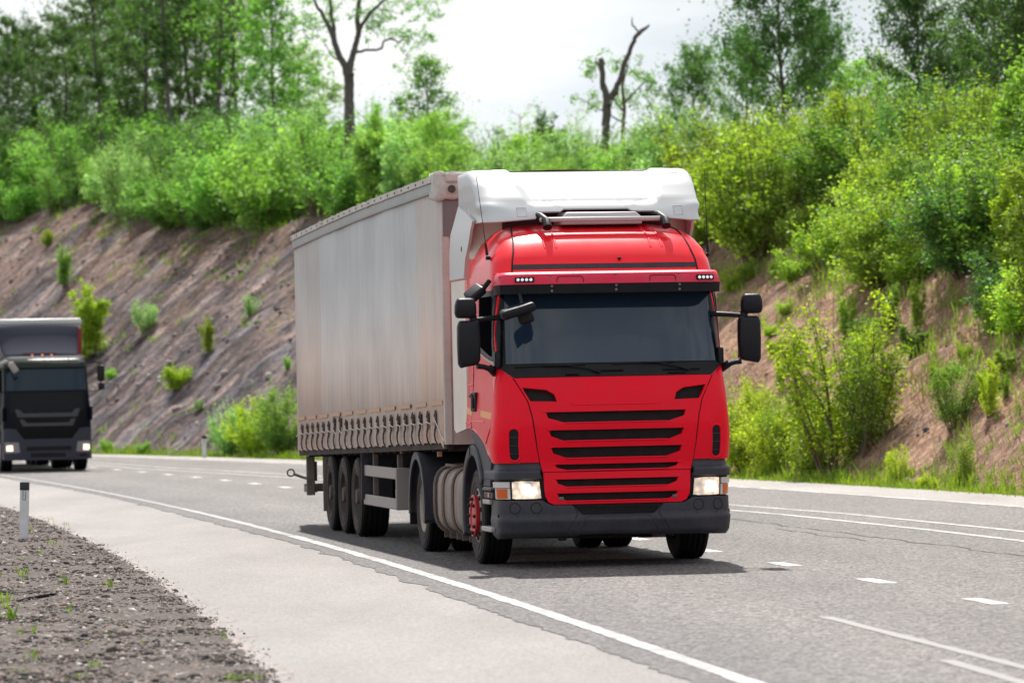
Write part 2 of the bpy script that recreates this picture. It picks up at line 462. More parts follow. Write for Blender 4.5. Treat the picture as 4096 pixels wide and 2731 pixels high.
def wheel(parent, c, R, W, side, style, lod=2):
    """part wheel (the rim) > tyre, hub; side -1 looks to the kerb side"""
    h = W / 2
    mb = MB()
    if style == 'steer':
        prof = [(R * 0.57, h * 0.86), (R * 0.545, h * 0.92), (R * 0.52, h * 0.70), (R * 0.50, h * 0.74), (R * 0.40, h * 1.02), (R * 0.30, h * 1.08), (0.001, h * 1.08)]
    elif style == 'drive':
        prof = [(R * 0.57, h * 0.86), (R * 0.545, h * 0.92), (R * 0.52, h * 0.6), (R * 0.50, -h * 0.1), (R * 0.42, -h * 0.35), (R * 0.3, -h * 0.4), (0.001, -h * 0.4)]
    else:
        prof = [(R * 0.57, h * 0.86), (R * 0.545, h * 0.92), (R * 0.53, h * 0.5), (R * 0.50, h * 0.1), (R * 0.40, h * 0.0), (R * 0.28, h * 0.02), (0.001, h * 0.02)]
    mb.lathe(prof, c, 'x', 48, side)
    mb.lathe([(R * 0.57, h * 0.86), (R * 0.5, h * 0.5), (R * 0.5, -h * 0.85)], c, 'x', 32, side)
    holes = MB()
    mat = {'steer': M['rim_grey'], 'drive': M['rim_cream'], 'trailer': M['rim_dark']}[style]
    w = mb.build('wheel', mat, parent, fix=False, ang=40)
    ty = tyre_mb(c, R, W, side).build('tyre', M['tyre'], w, fix=False, ang=30)
    ty.data.materials.append(M['sidewall'])
    for pg in ty.data.polygons:
        pc = pg.center
        if math.hypot(pc.y - c[1], pc.z - c[2]) < R * 0.955: pg.material_index = 1
    if lod < 2: return w
    zoff = {'steer': h * 1.0, 'drive': -h * 0.33, 'trailer': h * 0.05}[style]
    nb = 10
    if style == 'steer':
        hb = MB()
        hb.lathe([(R * 0.43, h * 0.98), (R * 0.44, h * 1.20), (R * 0.42, h * 1.27), (R * 0.30, h * 1.27), (R * 0.28, h * 1.17), (R * 0.21, h * 1.16), (R * 0.19, h * 1.22), (0.001, h * 1.22)], c, 'x', 40, side)
        hub = hb.build('hub', M['hub_red'], w, fix=False)
        nb_mb = MB()
        for k in range(nb):
            t = 2 * math.pi * k / nb
            p = (c[0] + side * h * 1.26, c[1] + R * 0.365 * math.cos(t), c[2] + R * 0.365 * math.sin(t))
            nb_mb = MB(); nb_mb.lathe([(0.021, 0), (0.019, 0.015), (0.012, 0.028), (0.001, 0.03)], p, 'x', 8, side)
            nb_mb.build('wheel_nut', M['black_plastic'], w, fix=False)
        vm = MB()
        for k in range(nb):
            t = 2 * math.pi * (k + .5) / nb
            vm.disc((c[0] + side * h * 0.9, c[1] + R * 0.46 * math.cos(t), c[2] + R * 0.46 * math.sin(t)), 0.026, 'x', 0.012, 12, side)
        vm.build('vent_holes', M['gap'], w, fix=False)
    else:
        hb = MB()
        hb.lathe([(R * 0.27, zoff - 0.02), (R * 0.26, zoff + 0.10), (R * 0.20, zoff + 0.13), (R * 0.18, zoff + 0.18), (0.001, zoff + 0.19)], c, 'x', 24, side)
        for k in range(nb):
            t = 2 * math.pi * k / nb
            p = (c[0] + side * zoff, c[1] + R * 0.34 * math.cos(t), c[2] + R * 0.34 * math.sin(t))
            hb.lathe([(0.024, -0.03), (0.022, 0.035), (0.012, 0.055), (0.001, 0.06)], p, 'x', 8, side)
        hb.build('hub', M['rim_dark'] if style == 'trailer' else M['dusty'], w, fix=False)
        if style == 'trailer':
            rb = MB()
            for k in (1, 2, 6):
                t = 2 * math.pi * k / nb
                p = (c[0] + side * (zoff + 0.05), c[1] + R * 0.34 * math.cos(t), c[2] + R * 0.34 * math.sin(t))
                MB().disc(p, 0.028, 'x', 0.02, 8, side).build('wheel_nut', M['hub_red'], w, fix=False)
        else:
            vm = MB()
            for k in range(nb):
                t = 2 * math.pi * (k + .5) / nb
                vm.disc((c[0] + side * (-h * 0.2), c[1] + R * 0.455 * math.cos(t), c[2] + R * 0.455 * math.sin(t)), 0.03, 'x', 0.03, 12, side)
            vm.build('vent_holes', M['gap'], w, fix=False)
    return w

def arc_band(c, r0, r1, x0, x1, a0, a1, n=28):
    """curved mudguard: a radial ring sector with width in x; angles from the +y direction upward"""
    mb = MB(); rings = []
    for k in range(n + 1):
        t = R_(a0 + (a1 - a0) * k / n); cy, cz = math.cos(t), math.sin(t)
        rings.append([(x0, c[0] + r0 * cy, c[1] + r0 * cz), (x0, c[0] + r1 * cy, c[1] + r1 * cz), (x1, c[0] + r1 * cy, c[1] + r1 * cz), (x1, c[0] + r0 * cy, c[1] + r0 * cz)])
    return mb.loft(rings)

# ------------------------------------------------------------------ red tractor unit
TH = R_(9.7); cT, sT = math.cos(TH), math.sin(TH)
TO = Vector((1.110 - 0.03 * cT, 45.12 - 0.03 * sT, 0))
def L2W(x, y, z): return Vector((TO.x + x * cT - y * sT, TO.y + x * sT + y * cT, z))

CAB = Wrap([.28, .60, .80, 1.08, 1.30, 1.50, 1.75, 1.95, 2.05, 2.45, 2.87, 3.00, 3.10, 3.22, 3.34, 3.45, 3.55, 3.61, 3.645],
           [.06, .045, .04, .05, .03, .02, .04, .08, .12, .25, .37, .39, .41, .46, .56, .70, .92, 1.17, 1.5],
           [1.24, 1.24, 1.24, 1.245, 1.262, 1.255, 1.235, 1.22, 1.215, 1.21, 1.20, 1.20, 1.195, 1.18, 1.145, 1.085, 0.99, 0.88, 0.72],
           [.40, .40, .40, .42, .42, .42, .42, .42, .42, .42, .42, .42, .44, .48, .5, .5, .48, .44, .4])
YB = 2.25
def cab_zb(y):
    return float(np.interp(y, [0.50, 0.70, 1.10, 1.75, 3], [1.10, 1.17, 1.36, 1.46, 1.46]))

def cab_shell(W, zs, zb, yb, front_cut=None, na=49):
    rings = []
    for z in zs:
        yf, hw, dc = W.p(z); ring = []
        ys = np.linspace(yb - 0.10, yf + dc, 12)[:-1]
        for y in ys: ring.append(Vector((-hw, y, max(z, zb(y)))))
        for a in np.linspace(-W.A, W.A, na):
            q = W.raw(a, z); q.z = max(z, zb(q.y)); ring.append(q)
        for y in ys[::-1]: ring.append(Vector((hw, y, max(z, zb(y)))))
        zz = max(z, zb(yb))
        for x in np.linspace(hw - 0.08, -hw + 0.08, 7): ring.append(Vector((x, yb, zz)))
        rings.append(ring)
    n = len(rings[0]); mb = MB(); v = [p for r in rings for p in r]; f = []
    for i in range(len(rings) - 1):
        for k in range(n):
            q = (i * n + k, i * n + (k + 1) % n, (i + 1) * n + (k + 1) % n, (i + 1) * n + k)
            if front_cut:
                c = sum((v[j] for j in q), Vector()) / 4
                if front_cut(c): continue
            f.append(q)
    f.append(tuple(range((len(rings) - 1) * n, len(rings) * n)))
    mb.add(v, f)
    return mb

def build_tractor():
    T = tag(empty('tractor_unit', TO, TH), 'red cab truck with white roof deflector and lit headlights, pulling the grey curtain trailer', 'truck')
    zs = [1.10, 1.2, 1.3, 1.36, 1.40, 1.43, 1.46, 1.52, 1.6, 1.7, 1.8, 1.9, 1.99, 2.05, 2.15, 2.3, 2.45, 2.6, 2.75, 2.87, 2.95, 3.03, 3.1, 3.16, 3.22, 3.28, 3.34, 3.4, 3.45, 3.5, 3.55, 3.585, 3.61, 3.63, 3.645]
    cab = cab_shell(CAB, zs, cab_zb, YB, lambda c: abs(c.x) < 1.0 and 1.12 < c.z < 1.97 and c.y < 0.7).build('cab', M['red_gloss'], T, ang=40)
    fx = CAB.fx
    def mir(p): return [(-x, z) for x, z in p]
    seam = [(1.06, 1.985), (0.99, 1.86), (0.925, 1.735), (0.885, 1.57), (0.855, 1.35), (0.83, 1.17), (0.815, 1.09), (0.795, 1.005)]
    slots = []
    for xt, zt, xb, zb_ in ((0.745, 1.628, 0.557, 1.517), (0.719, 1.44, 0.565, 1.329), (0.697, 1.26, 0.533, 1.147), (0.661, 1.081, 0.533, 1.02)):
        h = zt - zb_
        slots.append([(-xb, zb_), (xb, zb_), (xt - 0.02, zb_ + h * 0.45), (xt, zt), (-xt, zt), (-xt + 0.02, zb_ + h * 0.45)])
    def ins(p, d): return [(x - math.copysign(d, x), z) for x, z in p]
    intR = [(0.625, 1.737), (0.90, 1.744), (0.955, 1.84), (0.975, 1.888), (0.73, 1.86), (0.65, 1.812)]
    up_outer = ins([(x, z) for x, z in seam], 0.006) + ins(mir(seam)[::-1], 0.006)
    # polygons run right side downwards then left side upwards
    gp = sheet('grille_panel', fx(up_outer), [fx(s) for s in slots] + [fx(intR), fx(mir(intR)[::-1])], CAB.m, 0.05, M['red'], T, (0.1, 0.1), off=-0.016)
    low_outer = [(0.785, 0.998), (0.775, 0.80), (0.765, 0.745), (0.735, 0.69), (0.68, 0.665), (-0.68, 0.665), (-0.735, 0.69), (-0.765, 0.745), (-0.775, 0.80), (-0.785, 0.998)]
    lslots = []
    for xt, zt, xb, zb_ in ((0.654, 0.925, 0.537, 0.846), (0.645, 0.78, 0.533, 0.70)):
        h = zt - zb_
        lslots.append([(-xb, zb_), (xb, zb_), (xt - 0.02, zb_ + h * 0.45), (xt, zt), (-xt, zt), (-xt + 0.02, zb_ + h * 0.45)])
    lp = sheet('grille_panel', fx(low_outer), [fx(s) for s in lslots], CAB.m, 0.05, M['red'], T, (0.1, 0.1), off=-0.018)
    sheet('radiator_mesh', fx([(0.79, 0.68), (0.80, 1.05), (0.82, 1.3), (0.85, 1.6), (0.98, 1.91), (-0.98, 1.91), (-0.85, 1.6), (-0.82, 1.3), (-0.80, 1.05), (-0.79, 0.68)]), [], CAB.m, 0.02, M['mesh_black'], T, (0.15, 0.15), off=0.042)
    # moulded grooves running out from the slots, folded lips under them
    gm = MB()
    for xt, zt, zb_ in ((0.745, 1.628, 1.517), (0.719, 1.44, 1.329), (0.697, 1.26, 1.147), (0.661, 1.081, 1.02), (0.654, 0.925, 0.846), (0.645, 0.78, 0.70)):
        for sg in (-1, 1):
            q = CAB.line(fx([(sg * xt * 0.98, zt + 0.004), (sg * (xt + 0.09), zt + 0.010)]), -0.013)
            gm.tube(q, list(np.linspace(0.011, 0.001, len(q))), 6)
        gm.tube(CAB.line(fx([(-0.54, zb_ - 0.006), (0.54, zb_ - 0.006)]), -0.017), 0.009, 6)
    gm.build('grille_moulding', M['red'], gp)
    em = MB(); em.tube(CAB.line(fx([(-0.48, 1.725), (-0.45, 1.70), (0.45, 1.70), (0.48, 1.725)]), -0.014), 0.008, 6)
    em.build('badge_ledge', M['red'], gp)
    for x in (-0.60, 0.61): MB().rbox((x, 0.035, 0.725), (0.05, 0.03, 0.035), r=0.006).build('catch', M['dusty'], lp)
    # corner panels with their air slots
    for sg in (-1, 1):
        inn = [(sg * (x + 0.007), z) for x, z in seam if z > 1.05]
        inn.append((sg * 0.822, 1.108))
        outer = fx(inn[::-1][1:] if False else inn)          # top to bottom on the inner side
        bot = [(CAB.ay(0.30, 1.108, sg), 1.108), (CAB.ay(0.50, 1.108, sg), 1.115)]
        sd = [(CAB.ay(0.46, 1.49, sg), 1.49), (CAB.ay(0.38, 1.81, sg), 1.81), (CAB.ay(0.31, 2.07, sg), 2.07)]
        topp = [(CAB.ax(sg * 1.205, 2.10), 2.095)]
        inn_a = [p for p in outer if p[1] > 1.2] + [(CAB.ax(sg * 0.822, 1.108), 1.108)]
        poly = inn_a + bot + sd + topp
        a0, a1 = CAB.ax(sg * 1.035, 1.3), CAB.ax(sg * 1.125, 1.3)
        hole = rrect(min(a0, a1), max(a0, a1), 1.135, 1.458, 0.042)
        cp = sheet('corner_panel', poly, [hole], CAB.m, 0.03, M['red'], T, (0.07, 0.08), off=-0.014)
        sheet('air_slot', rrect(min(a0, a1) - .02, max(a0, a1) + .02, 1.12, 1.475, 0.03), [], CAB.m, 0.01, M['black_plastic'], cp, (0.05, 0.1), off=-0.003)
        for z in (1.20, 1.285, 1.37):
            MB().tube([CAB.m(a, z, -0.009) for a in np.linspace(a0, a1, 4)], 0.005, 6).build('slot_fin', M['grey_plastic'], cp)
        lp_ = MB(); arc = [(a, z) for a, z in rrect(min(a0, a1) - .012, max(a0, a1) + .012, 1.125, 1.468, 0.05, 5)]
        lp_.tube([CAB.m(a, z, -0.012) for a, z in arc + arc[:1]], 0.010, 6)
        lp_.build('slot_rim', M['red'], cp)
    gl = MB()
    for sg in (-1, 1):
        gl.tube(CAB.line(fx([(sg * x, z) for x, z in seam]), -0.006), 0.0055, 6)
    gl.tube(CAB.line(fx([(-0.80, 1.002), (0.80, 1.002)]), 0.0), 0.007, 6)
    gl.build('panel_gap', M['gap'], T)
    # windscreen
    scr = sheet('windscreen_surround', [(CAB.ay(0.30, 2.085, -1), 2.085), (CAB.ay(0.30, 2.085, 1), 2.085), (CAB.ay(0.46, 2.45, 1), 2.45), (CAB.ay(0.495, 2.90, 1), 2.90), (CAB.ay(0.495, 2.90, -1), 2.90), (CAB.ay(0.46, 2.45, -1), 2.45)], [], CAB.m, 0.02, M['black_gloss'], T, (0.08, 0.15), off=-0.006)
    sheet('windscreen', fx([(-1.115, 2.135), (1.115, 2.135), (1.085, 2.87), (-1.085, 2.87)]), [], CAB.m, 0.006, M['windscreen'], T, (0.08, 0.12), off=-0.0135)
    cw = sheet('scuttle', fx([(-1.045, 1.988), (1.045, 1.988), (1.165, 2.09), (1.12, 2.125), (0.6, 2.11), (-0.6, 2.11), (-1.12, 2.125), (-1.165, 2.09)]), [], CAB.m, 0.03, M['black_plastic'], T, (0.08, 0), off=-0.022)
    for x0, x1, z in ((-0.22, 0.10, 2.045), (0.52, 0.92, 2.045), (-0.52, -0.38, 2.01), (0.58, 0.76, 2.01)):
        MB().tube(CAB.line(fx([(x0, z), (x1, z)]), -0.03), 0.010, 6).build('scuttle_vent', M['black_gloss'], cw)
    for arm, blade in ((((-0.15, 2.02), (-0.28, 2.065), (-0.48, 2.10), (-0.75, 2.105)), ((-0.30, 2.115), (-1.03, 2.10))),
                       (((0.80, 2.03), (0.68, 2.07), (0.48, 2.115), (0.30, 2.12)), ((0.64, 2.125), (-0.02, 2.115)))):
        wp = MB(); wp.tube(CAB.line(fx(arm), -0.045), [0.014] + [0.009] * (len(CAB.line(fx(arm))) - 1), 6)
        wa = wp.build('wiper_arm', M['black_plastic'], T)
        wb = MB(); wb.tube(CAB.line(fx(blade), -0.03), 0.010, 6); wb.build('wiper_blade', M['gap'], wa)
    pd = None
    for sg in (-1, 1):
        p = CAB.m(CAB.ay(0.38, 2.19, sg), 2.19, 0)
        MB().rbox((p.x, p.y - 0.03, 2.185), (0.07, 0.10, 0.19), r=0.025).build('pillar_deflector', M['mirror_plastic'], T, bevel=0)
    # sun visor
    V = Wrap([2.86, 2.965, 3.04, 3.075, 3.098], [0.075, 0.06, 0.07, 0.09, 0.15], [1.19, 1.195, 1.185, 1.175, 1.16], [.30, .30, .30, .30, .30])
    ae = V.A + 0.16
    vis = sheet('sun_visor', [(-ae, 2.967), (ae, 2.967), (ae, 3.05), (ae - .03, 3.085), (ae - .06, 3.096), (-ae + .06, 3.096), (-ae + .03, 3.085), (-ae, 3.05)], [], V.m, 0.03, M['red_faded'], T, (0.08, 0.025))
    sheet('visor_lip', [(-ae, 2.868), (ae, 2.868), (ae, 2.963), (-ae, 2.963)], [], V.m, 0.03, M['black_plastic'], vis, (0.08, 0), off=-0.003)
    tp = MB(); n = 31; Aa = np.linspace(-V.A, V.A, n)
    tp.loft([[V.m(a, 3.096, 0.004) for a in Aa], [CAB.m(CAB.A * a / V.A, 3.105, 0.01) for a in Aa]], False, False, closed=False)
    tp.build('visor_shelf', M['red_faded'], vis)
    ub = MB(); ub.loft([[V.m(a, 2.872, 0.01) for a in Aa], [CAB.m(CAB.A * a / V.A, 2.89, 0.01) for a in Aa]], False, False, closed=False)
    ub.build('visor_underside', M['black_plastic'], vis)
    for x in (-0.935, 1.0):
        a = V.ax(x, 3.0)
        d = sheet('daylight_lamp', rrect(a - 0.10, a + 0.10, 2.988, 3.040, 0.008, 2), [], V.m, 0.02, M['black_gloss'], vis, (0.06, 0), off=-0.012)
        l = MB()
        for k in range(4):
            p = V.m(a - 0.066 + k * 0.044, 3.014, -0.012); l.disc((p.x, p.y, p.z), 0.017, 'y', 0.004, 12, -1)
        l.build('lamp_diode', M['led'], d)
    for x, z in ((-0.66, 3.055), (0.03, 3.06), (0.71, 3.06), (-0.65, 2.945), (-0.65, 2.895), (0.035, 2.945), (0.035, 2.9), (0.715, 2.945), (0.715, 2.895), (-1.17, 3.05)):
        p = V.m(V.ax(x, z), z, -0.002); MB().disc((p.x, p.y, p.z), 0.014, 'y', 0.008, 10, -1).build('screw', M['dusty'], vis)
    for x0 in (-0.595, 0.395):
        ol = MB(); q = rrect(x0, x0 + 0.28, 2.882, 3.045, 0.03, 3)
        ol.tube([V.m(V.ax(x, z), z, -0.0025) for x, z in q + q[:1]], 0.004, 5)
        ol.build('visor_cover_gap', M['gap'], vis)
    # roof trim
    sheet('roof_strip', fx([(-0.99, 3.132), (0.99, 3.132), (0.985, 3.186), (-0.985, 3.186)]), [], CAB.m, 0.02, M['grey_plastic'], T, (0.1, 0), off=-0.004)
    for sg in (-1, 1):
        rs = MB()
        rs.tube(CAB.line(fx([(sg * 1.0, 3.10), (sg * 0.985, 3.22), (sg * 0.955, 3.34), (sg * 0.93, 3.45), (sg * 0.90, 3.55), (sg * 0.85, 3.61)]), -0.002, 0.05), 0.009, 6)
        rs.build('roof_seam', M['gap'], cab)
    for x in (-0.62, -0.50, 0.52, 0.64):
        rr = MB()
        rr.tube(CAB.line(fx([(x, 3.36), (x, 3.45), (x * .98, 3.55), (x * .95, 3.61), (x * .9, 3.64)]), 0.012, 0.05), 0.018, 10)
        rr.build('roof_rib', M['red'], cab)
    mk = MB(); p = CAB.m(0.15, 3.235, -0.004); mk.disc((p.x, p.y, p.z), 0.018, 'y', 0.03, 10, -1)
    mk.build('washer_nozzle', M['black_plastic'], cab)
    bar = MB(); bar.rbox((0.06, 0.92, 3.672), (1.35, 0.07, 0.05), r=0.02)
    bar = bar.build('roof_bar', M['grey_bar'], T)
    for x, e in ((-0.55, -0.10), (0.74, -0.10)):
        br = MB()
        pts = [(x + e * 0.0, 0.80, 3.585), (x, 0.86, 3.655), (x + e * 0.4, 1.0, 3.715), (x + e, 1.22, 3.745), (x + e * 1.6, 1.42, 3.74)]
        br.tube(pts, [0.05, 0.045, 0.038, 0.038, 0.038], 10)
        br.build('bar_bracket', M['black_plastic'], bar)
    hl = MB(); hl.hexa([(-0.36, 1.0, 3.69), (0.52, 1.0, 3.69), (0.52, 1.5, 3.69), (-0.36, 1.5, 3.69), (-0.30, 1.05, 3.755), (0.46, 1.05, 3.755), (0.46, 1.5, 3.77), (-0.30, 1.5, 3.77)])
    hl.box(-0.36, 0.52, 1.02, 1.5, 3.62, 3.69)
    hl.build('roof_hatch', M['grey_bar'], T, bevel=0.012)
    # antennas
    for sg in (-1, 1):
        p = CAB.m(CAB.ay(0.86, 3.27, sg), 3.27, -0.005)
        an = MB(); an.rbox((p.x + sg * .02, p.y, p.z), (0.05, 0.05, 0.04), r=0.012)
        q = Vector((p.x + sg * 0.03, p.y, p.z + 0.03)); top = q + Vector((-0.09 if sg < 0 else 0.0, 0.1, 0.9))
        an.tube([q, q.lerp(top, 0.14)], [0.016, 0.012], 8); an.tube([q.lerp(top, 0.12), top], [0.0045, 0.003], 5)
        an.build('antenna', M['black_plastic'], T)
    # roof deflector
    FA = Wrap([3.64, 3.70, 3.78, 3.93, 4.08, 4.18, 4.23, 4.262], [0.98, 1.01, 1.07, 1.20, 1.40, 1.60, 1.74, 1.9], [1.205, 1.185, 1.19, 1.215, 1.225, 1.225, 1.215, 1.195], [.32, .33, .34, .36, .38, .38, .36, .34], 4.6)
    def fam(a, z, d):
        x = abs(a)
        w = max(0, min(1, (0.80 - 0.25 * (4.2 - z) - x) / 0.07)) * max(0, min(1, (z - 3.855) / 0.035))
        w = w * w * (3 - 2 * w)
        w += .25 * math.sin(max(0, min(1, (z - 3.7) / .5)) * math.pi)
        blister = math.exp(-((x - 1.25) / 0.22) ** 2 - ((z - 3.83) / 0.05) ** 2) * 0.03
        return FA.m(a, z, d + 0.038 * w - blister)
    L = [(FA.ay(2.75, 3.88, -1), 3.87), (FA.ay(2.1, 3.75, -1), 3.765), (FA.ay(1.65, 3.67, -1), 3.672)]
    Rr = [(-a, z) for a, z in L[::-1]]
    mid = [(FA.ax(x, z), z) for x, z in ((-1.05, 3.662), (-0.64, 3.69), (-0.60, 3.765), (-0.36, 3.77), (-0.32, 3.80), (0.38, 3.80), (0.42, 3.77), (0.66, 3.765), (0.70, 3.69), (1.05, 3.662))]
    top = [(FA.ay(2.75, 4.26, 1), 4.235), (FA.ax(1.0, 4.25), 4.262), (0.0, 4.262), (FA.ax(-1.0, 4.25), 4.262), (FA.ay(2.75, 4.26, -1), 4.235)]
    roof = sheet('roof_deflector', L + mid + Rr + top, [], fam, 0.02, M['white'], T, (0.045, 0.03), ang=60)
    MB().rbox((1.235, 2.2, 4.125), (0.16, 0.26, 0.12), r=0.05).build('deflector_cap', M['white'], roof)
    for x, z in ((-0.78, 3.765), (0.93, 3.765), (0.12, 4.215), (-1.0, 4.225), (1.0, 4.225)):
        s_ = 0.048 if z < 4 else 0.03
        q = [(x - .05, z - s_), (x + .05, z - s_), (x + .05, z + s_), (x - .05, z + s_)]
        pt = MB(); pt.tube([fam(FA.ax(xx, zz), zz, -0.001) for xx, zz in q + q[:1]], 0.0035, 5)
        pt.build('clip_outline', M['grey_bar'], roof)
    rp = MB(); rp.box(-0.9, 0.95, 1.62, 1.65, 3.60, 3.9)
    rp.build('deflector_support', M['maroon'], roof)
    for sg in (-1, 1):
        MB().hexa([(sg * .80, 1.72, 3.30), (sg * 1.2, 2.0, 3.30), (sg * 1.2, 2.03, 3.30), (sg * .80, 1.75, 3.30), (sg * .80, 1.72, 3.80), (sg * 1.2, 2.0, 3.86), (sg * 1.2, 2.03, 3.86), (sg * .80, 1.75, 3.80)]).build('deflector_panel', M['cream'], roof)
    # side extenders behind the cab
    for sg in (-1, 1):
        f1 = lambda a, b, d, sg=sg: Vector((sg * (1.235 - d - 0.10 * max(0, b - 3.6)), a, b))
        up = [(1.62, 3.70), (1.86, 3.47), (2.12, 3.30), (2.24, 3.10), (3.24, 3.10), (3.23, 3.40), (3.13, 3.60), (2.98, 3.70), (2.72, 3.90), (2.2, 3.82)]
        e1 = sheet('side_fairing', up, [], f1, 0.03, M['white'], T, (0.15, 0.1))
        f2 = lambda a, b, d, sg=sg: Vector((sg * (1.222 - d), a, b))
        lo = [(2.262, 1.46), (3.05, 1.40), (3.2, 1.44), (3.22, 3.08), (2.262, 3.08)]
        e2 = sheet('side_fairing', lo, [], f2, 0.03, M['cream'], T, (0.3, 0.3))
    rw = MB(); rw.disc((-1.236, 2.35, 3.42), 0.03, 'x', 0.004, 12, -1); rw.build('bolt_hole', M['dusty'], T)
    # doors
    for sg in (-1, 1):
        dm = lambda a, b, d, sg=sg: CAB.m(CAB.ay(a, b, sg), b, d)
        dp = [(0.335, 2.085), (0.405, 1.81), (0.485, 1.49), (0.80, 1.30), (1.08, 1.375), (1.45, 1.455), (1.70, 1.475), (1.735, 1.52), (1.735, 2.96), (1.68, 2.985), (0.53, 2.985), (0.505, 2.95), (0.475, 2.45), (0.355, 2.15)]
        door = sheet('door', dp, [], dm, 0.03, M['red_gloss'], T, (0.12, 0.12), off=-0.008)
        fr = [(0.40, 2.16), (0.62, 2.18), (1.36, 2.30), (1.38, 2.88), (1.34, 2.92), (0.56, 2.92), (0.53, 2.88), (0.50, 2.45)]
        win = sheet('window_frame', fr, [], dm, 0.02, M['grey_plastic'], door, (0.15, 0.15), off=-0.016)
        gs = [(0.53, 2.225), (0.66, 2.235), (1.30, 2.345), (1.31, 2.83), (1.28, 2.86), (0.62, 2.86), (0.59, 2.83)]
        sheet('window', gs, [], dm, 0.01, M['dark_interior'], door, (0.15, 0.15), off=-0.022)  # open window: a black sheet painted as the shade inside
        wl = MB(); wl.tube([dm(y, z, -0.02) for y, z in ((0.39, 2.15), (0.62, 2.17), (1.0, 2.22), (1.38, 2.285))], 0.012, 6); wl.build('window_trim', M['alu'], door)
        st = sheet('stripe', [(0.44, 1.56), (1.15, 1.59), (1.15, 1.655), (0.425, 1.63)], [], dm, 0.006, M['orange'], door, (0.15, 0), off=-0.011)
        hd = MB(); hd.rbox(dm(1.60, 1.745, -0.012), (0.04, 0.30, 0.21), r=0.018); hd = hd.build('handle', M['black_plastic'], door)
        h2 = MB(); p = dm(1.60, 1.745, -0.045); h2.tube([(p.x, p.y + .10, p.z + .06), (p.x, p.y + .02, p.z + .075), (p.x, p.y - .07, p.z + .02), (p.x, p.y - .07, p.z - .07)], 0.014, 7)
        h2.build('handle_grip', M['grey_plastic'], door)
        dl = MB(); gapm = lambda pts: [dm(y, z, -0.004) for y, z in pts]
        dl.tube(gapm([(1.745, 1.46), (1.745, 1.8), (1.745, 2.2), (1.745, 2.97)]), 0.006, 5)
        dl.tube(gapm([(0.32, 2.08), (0.39, 1.81), (0.47, 1.49)]), 0.007, 5)
        dl.tube(gapm([(0.42, 2.995), (1.0, 2.995), (1.74, 2.995)]), 0.005, 5)
        dl.build('door_gap', M['gap'], door)
        rl = MB()
        for z in (1.52, 1.93): rl.tube([dm(y, z, -0.004) for y in (1.78, 1.95, 2.15)], 0.010, 6)
        rl.tube([dm(y, 1.535, -0.006) for y in (0.9, 1.2, 1.5, 1.72)], 0.010, 6)
        rl.build('side_crease', M['red'], cab)
        s2 = sheet('stripe', [(1.76, 1.60), (2.13, 1.62), (2.13, 1.685), (1.76, 1.665)], [], dm, 0.006, M['orange'], cab, (0.15, 0), off=-0.005)
    # mirrors
    for sg in (-1, 1):
        z0 = 0.0
        hs = MB()
        ringz = [(2.125, .17, .10), (2.135, .20, .12), (2.17, .235, .15), (2.36, .245, .17), (2.54, .24, .165), (2.585, .215, .14), (2.602, .18, .10)]
        def shell(rows, cx, cy, mb, slant=0):
            rings = []
            for z, w, d in rows:
                ring = []
                for k in range(24):
                    t = 2 * math.pi * k / 24
                    cxx, syy = math.cos(t), math.sin(t)
                    ring.append((cx + slant * (z - rows[0][0]) + math.copysign(abs(cxx) ** 0.5, cxx) * w / 2, cy + math.copysign(abs(syy) ** 0.6, syy) * d / 2, z + (-0.02 * (cxx * sg) if z < 2.2 else 0)))
                rings.append(ring)
            mb.loft(rings)
        shell(ringz, sg * 1.505, 0.30, hs)
        mir_ = hs.build('mirror_housing', M['mirror_plastic'], T, ang=50)
        gm_ = MB(); gm_.box(sg * 1.505 - 0.105, sg * 1.505 + 0.105, 0.386, 0.392, 2.16, 2.56); gm_.build('mirror_glass', M['mirror_glass'], mir_)
        hs = MB(); shell([(2.628, .16, .08), (2.64, .205, .12), (2.68, .23, .15), (2.76, .225, .16), (2.81, .20, .14), (2.836, .165, .09)], sg * 1.535, 0.29, hs, 0)
        m2 = hs.build('mirror_housing', M['mirror_plastic'], T, ang=50)
        gm_ = MB(); gm_.box(sg * 1.535 - 0.09, sg * 1.535 + 0.09, 0.366, 0.372, 2.66, 2.81); gm_.build('mirror_glass', M['mirror_glass'], m2)
        ar = MB(); ar.tube([(sg * 1.45, 0.30, 2.58), (sg * 1.455, 0.30, 2.66)], [0.045, 0.038], 10)
        ar.tube([(sg * 1.46, 0.31, 2.605), (sg * 1.30, 0.34, 2.622), (sg * 1.12, 0.42, 2.635)], [0.026, 0.028, 0.03], 10)
        ar.build('mirror_arm', M['mirror_plastic'], T); ar = MB()
        ar.tube([(sg * 1.42, 0.31, 2.125), (sg * 1.34, 0.33, 2.115), (sg * 1.27, 0.36, 2.09)], [0.03, 0.028, 0.03], 10)
        ar.tube([(sg * 1.28, 0.33, 2.10), (sg * 1.22, 0.40, 2.06), (sg * 1.17, 0.44, 2.05)], [0.04, 0.05, 0.045], 10)
        ar.build('mirror_bracket', M['mirror_plastic'], T)
    fm = MB(); fm.rbox((-1.04, -0.07, 2.695), (0.37, 0.17, 0.10), rot=(R_(12), R_(-17), 0), r=0.035, seg=3)
    fm = fm.build('kerb_mirror', M['mirror_plastic'], T)
    k2 = MB(); k2.rbox((-0.95, 0.0, 2.63), (0.16, 0.10, 0.15), rot=(0, R_(-17), 0), r=0.03); k2.tube([(-0.985, -0.04, 2.74), (-0.99, 0.06, 2.86), (-0.99, 0.2, 2.9)], 0.018, 7)
    k2.build('mirror_bracket', M['black_plastic'], fm)
    sm = MB(); sm.rbox((-1.37, 0.66, 2.90), (0.20, 0.22, 0.09), rot=(R_(20), R_(-38), 0), r=0.03)
